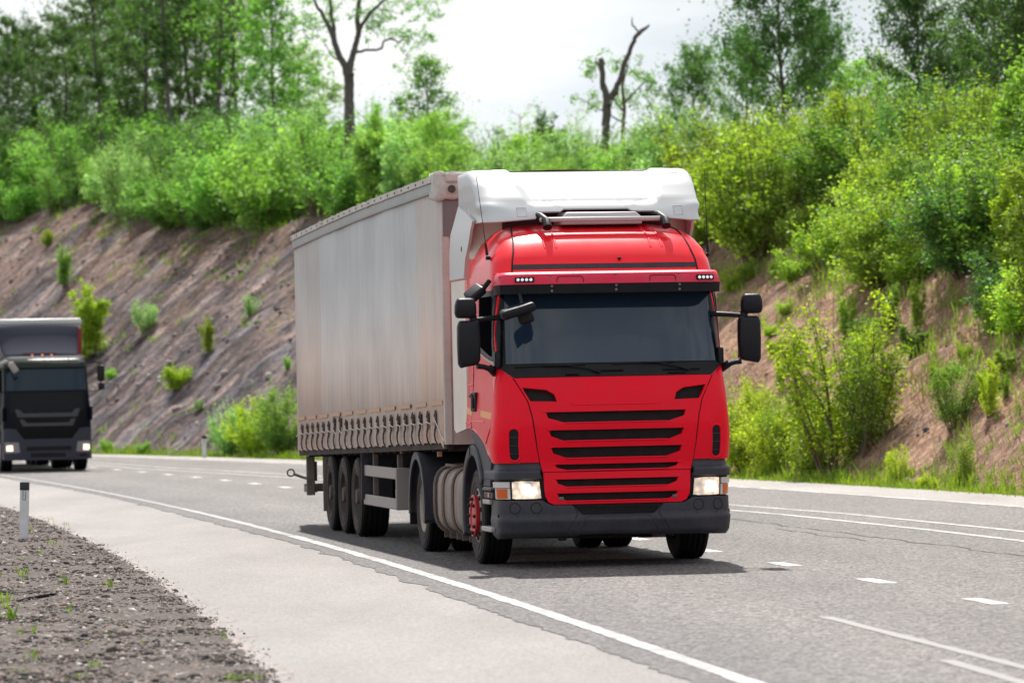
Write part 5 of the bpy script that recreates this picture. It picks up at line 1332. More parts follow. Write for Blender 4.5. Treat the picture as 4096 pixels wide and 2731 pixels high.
def build_gravel():
    st = asphalt_mat('sandy_edge', (0.13, 0.11, 0.10), (0.22, 0.19, 0.175), (0.33, 0.29, 0.27), 45, 0.4)
    band('sandy_edge', 8, 240, lambda y: eG(y) - 0.3, lambda y: eG(y) + 0.13, -0.003, st, 0.12, 1, 0, 0.16, seed=17)
    rng = np.random.default_rng(5); n = 90000
    y = 25.5 + 58 * rng.random(n) ** 2.0
    q = 7.5 * rng.random(n) ** 1.2 - 0.06 + np.where(rng.random(n) < .06, -.12, 0)
    x = np.array([eG(b) for b in y]) - q
    keep = (x > -0.125 * y - 1.0)
    x, y, q = x[keep], y[keep], q[keep]
    size = np.clip(rng.lognormal(math.log(0.0125), 0.5, len(x)), 0.006, 0.055) * np.where(q < 0.05, 0.45, np.where(q < 0.4, 0.7, 1))
    z = np.array([0.006 + 0.02 * noise.noise((a * 1.1, b * 1.1, 0)) for a, b in zip(x, y)]) + size * 0.15 - np.where(q < .12, .006, 0)
    V, F = stones(np.stack([x, y, z], 1), size, rng)
    mt = stone_mat('gravel_stone', [(0, (.022, .02, .022)), (.25, (.065, .052, .048)), (.55, (.125, .09, .075)), (.8, (.215, .163, .138)), (.94, (.37, .315, .285)), (1, (.62, .58, .54))])
    tag(mesh_obj('gravel', arr_mesh('gravel', V, F, mt)), 'loose grey brown gravel on the near verge', 'gravel', kind='stuff')
    # weeds in the gravel
    wm = leaf_mat('weed_leaf', (.10, .17, .02), (.19, .29, .035), (1.3, 1.3, .8), .4)
    V = []; 
    rng = np.random.default_rng(8)
    pts = [(-4.75, 40.2, 16, .08, .08), (-4.95, 40.6, 12, .07, .07), (-1.83, 28.35, 40, .10, .05), (-2.9, 28.6, 12, .06, .06), (-3.6, 28.3, 10, .06, .08), (-4.3, 36.5, 12, .05, .12), (-4.05, 30.3, 14, .05, .16), (-4.45, 31.4, 10, .06, .10), (-3.5, 31.0, 8, .05, .07), (-4.6, 33.5, 14, .12, .12), (-4.8, 36.0, 8, .06, .1), (-6.9, 61.2, 8, .07, .07), (-5.9, 55.0, 8, .06, .07), (-6.6, 63.5, 7, .1, .05), (-7.2, 66.5, 8, .12, .05), (-5.2, 45.5, 9, .06, .14), (-4.5, 43.2, 8, .05, .12), (-4.0, 42.5, 7, .05, .08), (-2.3, 33.3, 8, .05, .06), (-4.6, 38.5, 8, .06, .1), (-3.9, 37.6, 6, .05, .08)]
    for i in range(34):
        yy = rng.uniform(26, 52); pts.append((float(xG(yy)) - rng.uniform(.5, 4), yy, int(rng.integers(3, 7)), .06, rng.uniform(.04, .10)))
    for (x, y, k, r, h) in pts:
        for i in range(k):
            a = rng.uniform(0, 6.28); b = np.array([x + rng.normal() * r * .6, y + rng.normal() * r * .6, .0]); hh = h * rng.uniform(.6, 1.3)
            t = b + np.array([math.cos(a) * hh * .5, math.sin(a) * hh * .5, hh]); w = np.array([-math.sin(a), math.cos(a), 0]) * hh * .10
            mid = b * .5 + t * .5 + np.array([0, 0, hh * .12])
            V += [b - w * .5, b + w * .5, mid + w, mid - w, mid - w, mid + w, t + w * .1, t - w * .1]
    V = np.array(V); tag(mesh_obj('weeds', arr_mesh('weeds', V, np.arange(len(V)).reshape(-1, 4), wm)), 'sparse green weeds sprouting from the gravel verge', 'weeds', kind='stuff')
    # scrap of black rubber
    rb = MB(); pts = [(-4.62 + .0, 39.45, .012), (-4.60, 39.75, .016), (-4.57, 40.1, .02), (-4.50, 40.45, .022), (-4.42, 40.75, .024), (-4.37, 40.95, .02)]
    rings = []
    for i, p in enumerate(pts):
        w = (.03, .06, .075, .075, .06, .015)[i]
        rings.append([(p[0] - w * .2, p[1] - w, p[2] - .02), (p[0] + w * .2, p[1] + w * .2, p[2] - .01), (p[0] + w * .1, p[1] + w * .2, p[2] + .012), (p[0] - w * .3, p[1] - w, p[2] + .0)])
    rb.loft(rings); tag(rb.build('tyre_scrap', M['tyre'], ang=60), 'curved strip of black tyre rubber lying on the gravel', 'tyre scrap')

def marker_post(loc, h, w, lean, label, dark=True):
    T = tag(empty('marker_post', loc), label, 'marker post', None)
    T.rotation_euler = (0, lean, R_(-8))
    wm = pmat('post_plastic', (.70, .71, .74), .4, dirt=(.35, .3, .27), dirt_amt=.5, dirt_scale=6)
    bm = pmat('post_black_band', (.012, .013, .018), .35)
    p = [(-w / 2, -w * .30), (w / 2, -w * .30), (w / 2 - .005, w * .1), (w * .2, w * .34), (-w * .2, w * .34), (-w / 2 + .005, w * .1)]
    MB().prism(p, 'z', -0.05, h * .86).build('post_body', wm, T, bevel=.004)
    q = [(x * 1.03, y * 1.03) for x, y in p]
    c = MB(); r0 = [(x, y, h * .86) for x, y in q]; r1 = [(x, y, h * .985) for x, y in q]; r2 = [(x * .9, y * .9, h) for x, y in q]
    c.loft([r0, r1, r2]); cap = c.build('post_cap', bm, T)
    rf = MB(); z0, z1 = h * .69, h * .86
    for x0, x1, a, b in ((-.02, -.014, z0, z1), (.014, .02, z0, z1), (-.02, .02, z0, z0 + .006)): rf.box(x0, x1, -w * .30 - .002, -w * .29, a, b)
    rf.build('reflector_outline', bm, T)
    return T
# ------------------------------------------------------------------ bank
def footx(u): return xF(u) + 1.0
def footn(u):
    d = np.polyval(np.polyder(pF), np.asarray(u, float) - 80); L = np.hypot(1, d)
    return 1 / L, -d / L
def us2xy(u, s):
    nx, ny = footn(u); return footx(u) + nx * s, u + ny * s
CU = [(40, 5.0), (75, 5.4), (88, 6.1), (100, 6.7), (115, 7.3), (130, 7.9), (145, 8.4), (160, 9.0), (175, 9.9), (190, 10.8), (215, 11.6), (260, 12)]
SLO = [(40, 2.5), (80, 3.6), (88, 4.7), (97, 6.0), (109, 6.9), (120, 8.4), (132, 10.0), (145, 11.2), (159, 11.6), (168, 11.4), (176, 12.6), (184, 14.0), (191, 12.8), (205, 13), (240, 13)]
def crest(u): return float(np.interp(u, *zip(*CU)))
def slo(u): return float(np.interp(u, *zip(*SLO)))
def hgt(u, s):
    c = crest(u)
    if s <= -0.2: return -0.02
    a = 0.76 * max(0, s) ; b = c + 0.05 * (s - c / 0.76)
    k = 1.6; h = max(k - abs(a - b), 0) / k
    z = min(a, b) - h * h * k * 0.25
    z *= min(1, (max(0, s) / 0.8)) ** 0.5 if s < 0.8 else 1
    rock = max(0, min(1, (u - 100) / 30))
    amp = min(1, max(0, s) / 1.2)
    p = Vector((u * 0.22 + s * 0.10, s * 0.45 - u * 0.06, 0))
    z += amp * (0.35 * noise.noise(p) * (0.6 + 0.6 * rock) + 0.16 * noise.noise(p * 3.1) )
    q = Vector((u * 0.35 - s * 0.55, (u * 0.5 + s * 1.0) * 1.2, 4.2))
    lowf = max(0, min(1, (9 - s) / 8))
    z += amp * rock * lowf * (.30 * abs(noise.noise(Vector((u * .55 - s * .25, s * .8, 11)))) - .12 + .16 * abs(noise.noise(Vector((u * 1.5, s * 1.7, 15)))))
    z += amp * rock * (0.20 * noise.noise(Vector((u * .8, s * .13, 4))) + 0.13 * noise.noise(Vector((u * 1.9, s * .35, 7))) + 0.07 * noise.noise(Vector((u * 2.6, s * 1.6, 1))) + 0.045 * noise.noise(Vector((u * 5, s * 4, 6))))
    z += amp * (1 - rock) * (0.10 * noise.noise(Vector((u * 1.9, s * 1.9, 1))))
    return z
_us = np.linspace(20, 320, 3001); _fx = footx(_us); _nx, _ny = footn(_us)
def xy2us(x, y):
    i = int(np.argmin((x - _fx) ** 2 + (y - _us) ** 2))
    return float(_us[i]), float((x - _fx[i]) * _nx[i] + (y - _us[i]) * _ny[i])
def ground_at(x, y):
    u, s = xy2us(x, y); return hgt(u, s)
def pxD(px, D):                      # point on the ground seen in direction px at depth D
    d = fwd + camR * ((px - CX) / FPX); x = d.x * D; y = D
    return x, y, ground_at(x, y)

def bank_mat():
    m, nt, out = new_mat('bank_soil')
    b = nd(nt, 'ShaderNodeBsdfPrincipled'); nt.links.new(b.outputs[0], out.inputs[0])
    v = objco(nt)
    tc = nt.nodes.new('ShaderNodeTexCoord'); sp = nt.nodes.new('ShaderNodeSeparateXYZ'); nt.links.new(tc.outputs['Object'], sp.inputs[0])
    rk = nt.nodes.new('ShaderNodeMapRange'); nt.links.new(sp.outputs[1], rk.inputs[0]); rk.inputs[1].default_value = 100; rk.inputs[2].default_value = 140
    n1 = noise_tex(nt, .35, 8, .68, v, .6); n2 = noise_tex(nt, 2.6, 6, .7, v, .3)
    uvn = nt.nodes.new('ShaderNodeUVMap'); uvn.uv_map = 'slope'
    def uvm(a, b_):
        q = nt.nodes.new('ShaderNodeMapping'); q.inputs['Scale'].default_value = (a, b_, 1); nt.links.new(uvn.outputs[0], q.inputs[0]); return q.outputs[0]
    strat = noise_tex(nt, 1.0, 7, .68, uvm(.55, .13), .8)
    soil = ramp(nt, [(.28, (.19, .10, .058)), (.45, (.37, .21, .135)), (.6, (.50, .31, .205)), (.78, (.58, .41, .29))], n2.outputs[0])
    rock = ramp(nt, [(.28, (.045, .041, .048)), (.40, (.115, .10, .107)), (.50, (.25, .19, .172)), (.56, (.125, .12, .135)), (.64, (.23, .195, .19)), (.75, (.42, .385, .38))], strat.outputs[0])
    rock2 = ramp(nt, [(.3, (.5, .5, .52)), (.5, (1, 1, 1)), (.72, (1.6, 1.5, 1.42))], n2.outputs[0])
    vo = nt.nodes.new('ShaderNodeTexVoronoi'); vo.inputs['Scale'].default_value = 1.0; vo.inputs['Randomness'].default_value = 1.0
    mv = uvm(1.5, .75)
    wn = noise_tex(nt, 1.7, 4, .6, mv); av = nt.nodes.new('ShaderNodeVectorMath'); av.operation = 'ADD'; nt.links.new(mv, av.inputs[0]); nt.links.new(wn.outputs['Color'], av.inputs[1]); nt.links.new(av.outputs[0], vo.inputs['Vector'])
    sc_ = nt.nodes.new('ShaderNodeSeparateColor'); nt.links.new(vo.outputs['Color'], sc_.inputs[0])
    chunk = ramp(nt, [(0, (.42, .41, .45)), (.3, (.70, .67, .68)), (.6, (.95, .92, .90)), (.85, (1.0, 1.04, 1.12)), (1, (1.6, 1.56, 1.52))], sc_.outputs[0])
    crev = ramp(nt, [(.42, (1, 1, 1)), (.75, (.38, .35, .36))], vo.outputs['Distance'])
    rock2c = mixc(nt, 1, rock2.outputs[0], mixc(nt, 1, chunk.outputs[0], crev.outputs[0], 'MULTIPLY'), 'MULTIPLY')
    rockc = mixc(nt, 1, rock.outputs[0], rock2c, 'MULTIPLY')
    pat = ramp(nt, [(.40, (0, 0, 0)), (.60, (1, 1, 1))], n1.outputs[0])
    mf = nt.nodes.new('ShaderNodeMath'); mf.operation = 'MULTIPLY_ADD'; mf.use_clamp = True
    nt.links.new(pat.outputs[0], mf.inputs[0]); mf.inputs[1].default_value = .36
    m3 = nt.nodes.new('ShaderNodeMath'); m3.operation = 'MULTIPLY'; nt.links.new(rk.outputs[0], m3.inputs[0]); m3.inputs[1].default_value = .62
    suv = nt.nodes.new('ShaderNodeSeparateXYZ'); nt.links.new(uvn.outputs[0], suv.inputs[0])
    low = nt.nodes.new('ShaderNodeMapRange'); nt.links.new(suv.outputs[1], low.inputs[0]); low.inputs[1].default_value = 9.5; low.inputs[2].default_value = 1.0
    m5 = nt.nodes.new('ShaderNodeMath'); m5.operation = 'MULTIPLY_ADD'; nt.links.new(low.outputs[0], m5.inputs[0]); m5.inputs[1].default_value = .75; m5.inputs[2].default_value = 1.0
    m6 = nt.nodes.new('ShaderNodeMath'); m6.operation = 'MULTIPLY'; nt.links.new(m5.outputs[0], m6.inputs[0]); nt.links.new(m3.outputs[0], m6.inputs[1])
    nt.links.new(m6.outputs[0], mf.inputs[2])
    st2 = noise_tex(nt, 1.0, 5, .65, uvm(2.2, .28), .3)
    streak = ramp(nt, [(.32, (.66, .62, .60)), (.5, (1, 1, 1)), (.68, (1.22, 1.2, 1.18))], st2.outputs[0])
    c = mixc(nt, mf.outputs[0], soil.outputs[0], rockc)
    c = mixc(nt, .9, c, streak.outputs[0], 'MULTIPLY')
    fn_ = noise_tex(nt, 4.5, 6, .78, v); fr_ = ramp(nt, [(.32, (.42, .40, .42)), (.5, (1, 1, 1)), (.68, (1.6, 1.57, 1.54))], fn_.outputs[0])
    c = mixc(nt, .9, c, fr_.outputs[0], 'MULTIPLY')
    gn = noise_tex(nt, 1.3, 5, .7, v); gr = ramp(nt, [(.60, (0, 0, 0)), (.72, (.55, .55, .55))], gn.outputs[0])
    c = mixc(nt, gr.outputs[0], c, (.12, .13, .04))
    nt.links.new(c, b.inputs['Base Color']); b.inputs['Roughness'].default_value = .92; b.inputs['Specular IOR Level'].default_value = .2
    bp = nt.nodes.new('ShaderNodeBump'); bp.inputs['Strength'].default_value = .9; bp.inputs['Distance'].default_value = .25
    n4 = noise_tex(nt, 5, 6, .7, v); nt.links.new(n4.outputs[0], bp.inputs['Height']); nt.links.new(bp.outputs[0], b.inputs['Normal'])
    return m

def build_bank():
    us = np.concatenate([np.arange(36, 78, .8), np.arange(78, 215, .34), np.arange(215, 300, 2)])
    ss = np.concatenate([[-1.25, -.8, -.4], np.arange(0, 15.5, .3), np.arange(15.5, 30, 1.0), np.arange(30, 120, 8)])
    v = []
    for u in us:
        nx, ny = footn(u); fx_ = float(footx(u))
        for s in ss: v.append((fx_ + nx * s, u + ny * s, hgt(float(u), float(s)) + (-.012 if s < -1 else 0)))
    n = len(ss); f = [(i * n + j, i * n + j + 1, (i + 1) * n + j + 1, (i + 1) * n + j) for i in range(len(us) - 1) for j in range(n - 1)]
    F = np.array(f)[:, ::-1]
    me = arr_mesh('hillside', np.array(v), F, bank_mat()); ul = me.uv_layers.new(name='slope'); us_ = np.repeat(us, n); ss_ = np.tile(ss, len(us)); ul.data.foreach_set('uv', np.stack([us_[F.ravel()], ss_[F.ravel()]], 1).astype(np.float32).ravel()); me.polygons.foreach_set('use_smooth', [True] * len(me.polygons)); me.update()
    tag(mesh_obj('hillside', me), kind='structure')
    rng = np.random.default_rng(21)
    P = []; S = []
    for i in range(5200):
        u = rng.uniform(112, 200); s = rng.uniform(.1, slo(u) + .8) ** 1.0
        if noise.noise((u * .25, s * .4, 8)) < -.18: continue
        x, y = us2xy(u, s); P.append((float(x), float(y), hgt(u, s) + .01)); S.append(min(.36, rng.lognormal(math.log(.038), .6)))
    for i in range(400):
        u = rng.uniform(72, 112); s = rng.uniform(.1, slo(u)); x, y = us2xy(u, s); P.append((float(x), float(y), hgt(u, s))); S.append(min(.075, rng.lognormal(math.log(.03), .5)))
    V, F = stones(np.array(P), np.array(S), rng, .8)
    mt = stone_mat('rock_fragment', [(0, (.05, .042, .048)), (.3, (.12, .095, .095)), (.6, (.22, .165, .145)), (.85, (.31, .255, .24)), (1, (.45, .41, .40))])
    tag(mesh_obj('loose_rocks', arr_mesh('loose_rocks', V, F, mt)), 'loose brown and grey rock fragments on the cut slope', 'rocks', kind='stuff')

def blades(pts, h, k, rng, mat, name, label, cat, spread=.12, lean=.5, wid=.03):
    V = []
    n = len(pts); P = np.repeat(np.array(pts), k, 0) + np.concatenate([rng.normal(size=(n * k, 2)) * spread, np.zeros((n * k, 1))], 1)
    H = np.repeat(np.array(h), k) * rng.uniform(.5, 1.25, n * k); a = rng.uniform(0, 6.283, n * k); l = rng.uniform(0, lean, n * k)
    D = np.stack([np.cos(a) * l, np.sin(a) * l, np.ones(n * k)], 1) * H[:, None]
    b = rng.uniform(0, 6.283, n * k); W = np.stack([np.cos(b), np.sin(b), np.zeros(n * k)], 1) * (wid * rng.uniform(.6, 1.4, n * k))[:, None]
    mid = P + D * .5
    V = np.stack([P - W * .5, P + W * .5, mid + W * .45, mid - W * .45, mid - W * .45, mid + W * .45, P + D + W * .08 + D * np.array([[.12, .12, -.06]]), P + D - W * .08 + D * np.array([[.12, .12, -.06]])], 1).reshape(-1, 3)
    tag(mesh_obj(name, arr_mesh(name, V, np.arange(len(V)).reshape(-1, 4), mat)), label, cat, kind='stuff')

# ------------------------------------------------------------------ plants
G = {}
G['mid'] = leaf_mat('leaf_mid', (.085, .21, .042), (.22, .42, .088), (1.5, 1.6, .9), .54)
G['fresh'] = leaf_mat('leaf_fresh', (.11, .235, .045), (.265, .455, .088), (1.5, 1.5, .8), .54)
G['yellow'] = leaf_mat('leaf_yellow_green', (.15, .235, .018), (.35, .465, .040), (1.42, 1.45, .6), .54)
G['pale'] = leaf_mat('leaf_pale', (.16, .30, .10), (.34, .53, .19), (1.4, 1.5, 1.0), .54)  # pale leaf, lightened in colour to stand in for haze
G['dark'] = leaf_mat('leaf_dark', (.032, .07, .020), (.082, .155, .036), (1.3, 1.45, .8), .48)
G['sunny'] = leaf_mat('leaf_sunny_yellow_green', (.19, .28, .02), (.43, .54, .05), (1.45, 1.45, .6), .55)
G['lime'] = leaf_mat('leaf_lime', (.14, .245, .028), (.33, .48, .06), (1.45, 1.5, .7), .54)
G['leaf'] = leaf_mat('leaf_plain_green', (.09, .185, .03), (.225, .37, .06), (1.45, 1.55, .75), .54)
G['deep'] = leaf_mat('leaf_deep_green', (.045, .11, .028), (.115, .23, .055), (1.35, 1.5, .85), .5)
G['olive'] = leaf_mat('leaf_olive', (.11, .18, .024), (.27, .385, .055), (1.4, 1.45, .6), .54)
BARK = pmat('bark', (.075, .062, .058), .9, dirt=(.16, .14, .13), dirt_amt=.7, dirt_scale=9, bump=.8, bump_scale=22)
BARKL = pmat('pale_bark', (.17, .15, .145), .9, dirt=(.07, .06, .055), dirt_amt=.7, dirt_scale=7, bump=.6, bump_scale=20)
TWIG = pmat('twig', (.13, .095, .06), .9)

def pick_mat(o, m):
    sl = o.material_slots[0]; sl.link = 'OBJECT'; sl.material = m

def make_shrub(kind, seed, lf=1.0, nf=1.0, tf=1.0, sf=1.0):
    rng = np.random.default_rng(seed); st = MB(); C = []; S = []
    if kind == 'bush': ns, H, sp, nt_, ls = 20, 2.2, 1.30, 16, .10
    elif kind == 'spire': ns, H, sp, nt_, ls = 11, 3.2, .36, 28, .105
    elif kind == 'low': ns, H, sp, nt_, ls = 13, 1.15, .95, 13, .085
    else: ns, H, sp, nt_, ls = 13, 1.95, .72, 20, .06           # airy sapling
    ls *= lf; nt_ = max(6, int(nt_ * tf))
    for i in range(ns):
        a = rng.uniform(0, 6.283); r0 = rng.uniform(0, .25); rr_ = rng.uniform(.05, 1.0) ** .6; le = sp * rr_ * H * .5; hh = H * rng.uniform(.72, 1.12) * (1 - (.50 if kind in ('bush', 'low') else .25) * rr_ ** 2)
        b = np.array([math.cos(a) * r0, math.sin(a) * r0, -.15])
        bend = rng.uniform(-.15, .15, 2)
        def at(t): return b + np.array([math.cos(a) * le * t ** 1.5 + bend[0] * math.sin(t * 3.1), math.sin(a) * le * t ** 1.5 + bend[1] * math.sin(t * 3.1), (hh + .15) * t])
        st.tube([at(t) for t in (0, .3, .6, .85, 1.0)], [.022, .017, .012, .008, .003], 5)
        for j in range(nt_):
            t = rng.uniform(.05 if kind != 'airy' else .12, 1.0) ** .85; p = at(t); q = rng.uniform(0, 6.283)
            tl = (1.08 - t) * rng.uniform(.25, .75) * (.85 if kind in ('bush', 'low') else .5) * (H / 2.2) + .10
            e = p + np.array([math.cos(q) * tl, math.sin(q) * tl, tl * rng.uniform(.25, .9)])
            if j % 3 == 0: st.tube([p, e], [.006, .002], 4)
            k = int(rng.integers(20, 36) * (1.0 if kind != 'airy' else .8) * nf)
            tt = rng.uniform(.25, 1.08, k)[:, None]
            C.append(p + (e - p) * tt + rng.normal(size=(k, 3)) * (.105 if kind in ('bush', 'low') else .07) * sf); S.append(np.full(k, ls))
    for i in range(46 if kind == 'bush' else 8):
        a = rng.uniform(0, 6.283); r0 = rng.uniform(.1, .85) * sp * H * .5; b = np.array([math.cos(a) * r0, math.sin(a) * r0, H * rng.uniform(.35, .8)])
        e = b + np.array([math.cos(a) * .22 * H * rng.random(), math.sin(a) * .22 * H * rng.random(), H * rng.uniform(.18, .50)])
        st.tube([b, e], [.006, .002], 4); k = 30; tt = rng.uniform(.1, 1.05, k)[:, None]
        C.append(b + (e - b) * tt + rng.normal(size=(k, 3)) * .045); S.append(np.full(k, ls * .85))
    C = np.concatenate(C); S = np.concatenate(S); keep = C[:, 2] > .02
    V, F = leaves(C[keep], S[keep], rng, .55, .5)
    return arr_mesh('foliage', V, F, G['mid']), st

class Plant:
    def __init__(s, name, lm, stm, barkm, trunkname):
        s.name = name; s.lm = lm; s.tn = trunkname
        me = bpy.data.meshes.new(trunkname); me.from_pydata(stm.v, [], stm.f); smooth(me, 60); me.materials.append(barkm); s.tm = me
    def put(s, loc, rz, sc, mat, label, cat, group=None, lean=(0, 0)):
        T = tag(empty(s.name, loc, rz), label, cat, group)
        T.rotation_euler = (lean[0], lean[1], rz); T.scale = sc if isinstance(sc, tuple) else (sc, sc, sc)
        T.empty_display_size = .1
        o = bpy.data.objects.new('crown' if s.tn == 'trunk' else 'foliage', s.lm); o.parent = T; COL.objects.link(o); pick_mat(o, mat)
        o2 = bpy.data.objects.new(s.tn, s.tm); o2.parent = T; COL.objects.link(o2)
        return T

def make_tree(H, wid, start, nl, ls, seed, nbr=26, shape='oval', trunk_r=.14, fork=False, clump=.30, up=.35):
    rng = np.random.default_rng(seed); st = MB()
    wob = rng.uniform(-.02, .02, (4, 2)) * H
    def ax(t): return np.array([np.interp(t, [0, .33, .66, 1], wob[:, 0]) - wob[0, 0], np.interp(t, [0, .33, .66, 1], wob[:, 1]) - wob[0, 1], H * t * .97])
    tt = np.linspace(0, 1, 9); st.tube([ax(t) for t in tt], [trunk_r * (1 - .9 * t) + .012 for t in tt], 9)
    C = []
    for i in range(nbr):
        t = start + (1 - start) * ((i + rng.random()) / nbr) ** .9; q = (t - start) / (1 - start); a = i * 2.4 + rng.uniform(-.5, .5)
        if shape == 'oval': w = math.sin(math.pi * min(1, .18 + .80 * q)) ** .7
        elif shape == 'cone': w = (1 - q) * .95 + .08
        elif shape == 'top': w = .35 + .75 * math.sin(math.pi * min(1, .1 + .85 * q)) if q > .3 else .22
        else: w = .5 + .5 * rng.random()
        L = wid * .5 * w * rng.uniform(.6, 1.15); p = ax(min(1, t)); el = rng.uniform(.2, 1.1) if shape != 'cone' else rng.uniform(-.1, .3)
        d = np.array([math.cos(a), math.sin(a), el]); mid = p + d * L * .5 + np.array([0, 0, .06 * L]); e = p + d * L
        st.tube([p, mid, e], [trunk_r * .34 * (1 - .7 * t) + .006, trunk_r * .18, .006], 5)
        nsb = max(3, int(5 * L / (wid * .5)) + 2)
        for j in range(nsb):
            f = rng.uniform(.35, 1.05); b = p + (e - p) * f; dd = unit(1, rng)[0]; dd[2] = abs(dd[2]) * .5; l2 = L * rng.uniform(.15, .42) + .12
            e2 = b + dd * l2
            if j % 2 == 0: st.tube([b, e2], [.012, .004], 4)
            C.append((e2, .22 + .55 * l2 * clump / .3)); C.append((b + dd * l2 * .5, .2))
    k = max(4, nl // len(C)); P = []
    for c, r in C:
        kk = int(k * rng.uniform(.4, 1.6)); P.append(c + np.clip(rng.normal(size=(kk, 3)), -1.5, 1.5) * r * np.array([.60, .60, .56]))
    P = np.concatenate(P); V, F = leaves(P, np.full(len(P), ls), rng, .6, up)
    return arr_mesh('crown', V, F, G['dark']), st

def branch_plant(name, base, mpp, segs, clusters, mat, bark, label, cat, yj=.5, seed=1, ls=.10):
    """tree whose limbs follow outlines measured in the photo, given depth by seeded sideways runs"""
    rng = np.random.default_rng(seed); st = MB(); ox, oy = segs[0][0][0], segs[0][0][1]
    def P(x, y, d): return (( x - ox) * mpp, d, (oy - y) * mpp)
    LIMB = []
    for pts in segs:
        d0 = pts[0][3] if len(pts[0]) > 3 else 0.0; dr = rng.uniform(-1, 1) * yj
        L = []
        for i, q in enumerate(pts): L.append(P(q[0], q[1], q[3] if len(q) > 3 else d0 + dr * i / max(1, len(pts) - 1)))
        # finer wobble
        LL = []; RR = []
        for i in range(len(L) - 1):
            for k in range(4):
                t = k / 4; LL.append(tuple(L[i][j] * (1 - t) + L[i + 1][j] * t + (rng.normal() * .012 if k else 0) for j in range(3))); RR.append((pts[i][2] * (1 - t) + pts[i + 1][2] * t) * mpp * .5)
        LL.append(L[-1]); RR.append(pts[-1][2] * mpp * .5)
        st.tube(LL, RR, 9); LIMB += LL
    T = tag(empty(name, base), label, cat)
    if clusters:
        C = []; cs = []
        tw = st
        for (x, y, r, n) in clusters:
            c = np.array(P(x, y, rng.uniform(-1, 1) * yj)); q = rng.normal(size=(n, 3)) * np.array([r * mpp, r * mpp * 1.2, r * mpp * .8]) * .55; C.append(c + q)
            cs.append(c)
        pool = np.array(LIMB); left = list(cs)
        while left:                                    # every leaf cluster hangs on a twig from the nearest limb or cluster
            dd = [(np.min(np.linalg.norm(pool - c, axis=1)), i) for i, c in enumerate(left)]
            _, i = min(dd); c = left.pop(i); p = pool[int(np.argmin(np.linalg.norm(pool - c, axis=1)))]
            m_ = (p + c) / 2 + rng.normal(size=3) * .05
            tw.tube([p, m_, c], [.014, .010, .006], 4); pool = np.concatenate([pool, [m_, c]])
        C = np.concatenate(C); V, F = leaves(C, np.full(len(C), ls), rng, .5, .3)
        mesh_obj('crown', arr_mesh('crown', V, F, mat), None, T)
    st.build('trunk', bark, T, ang=60)
    return T
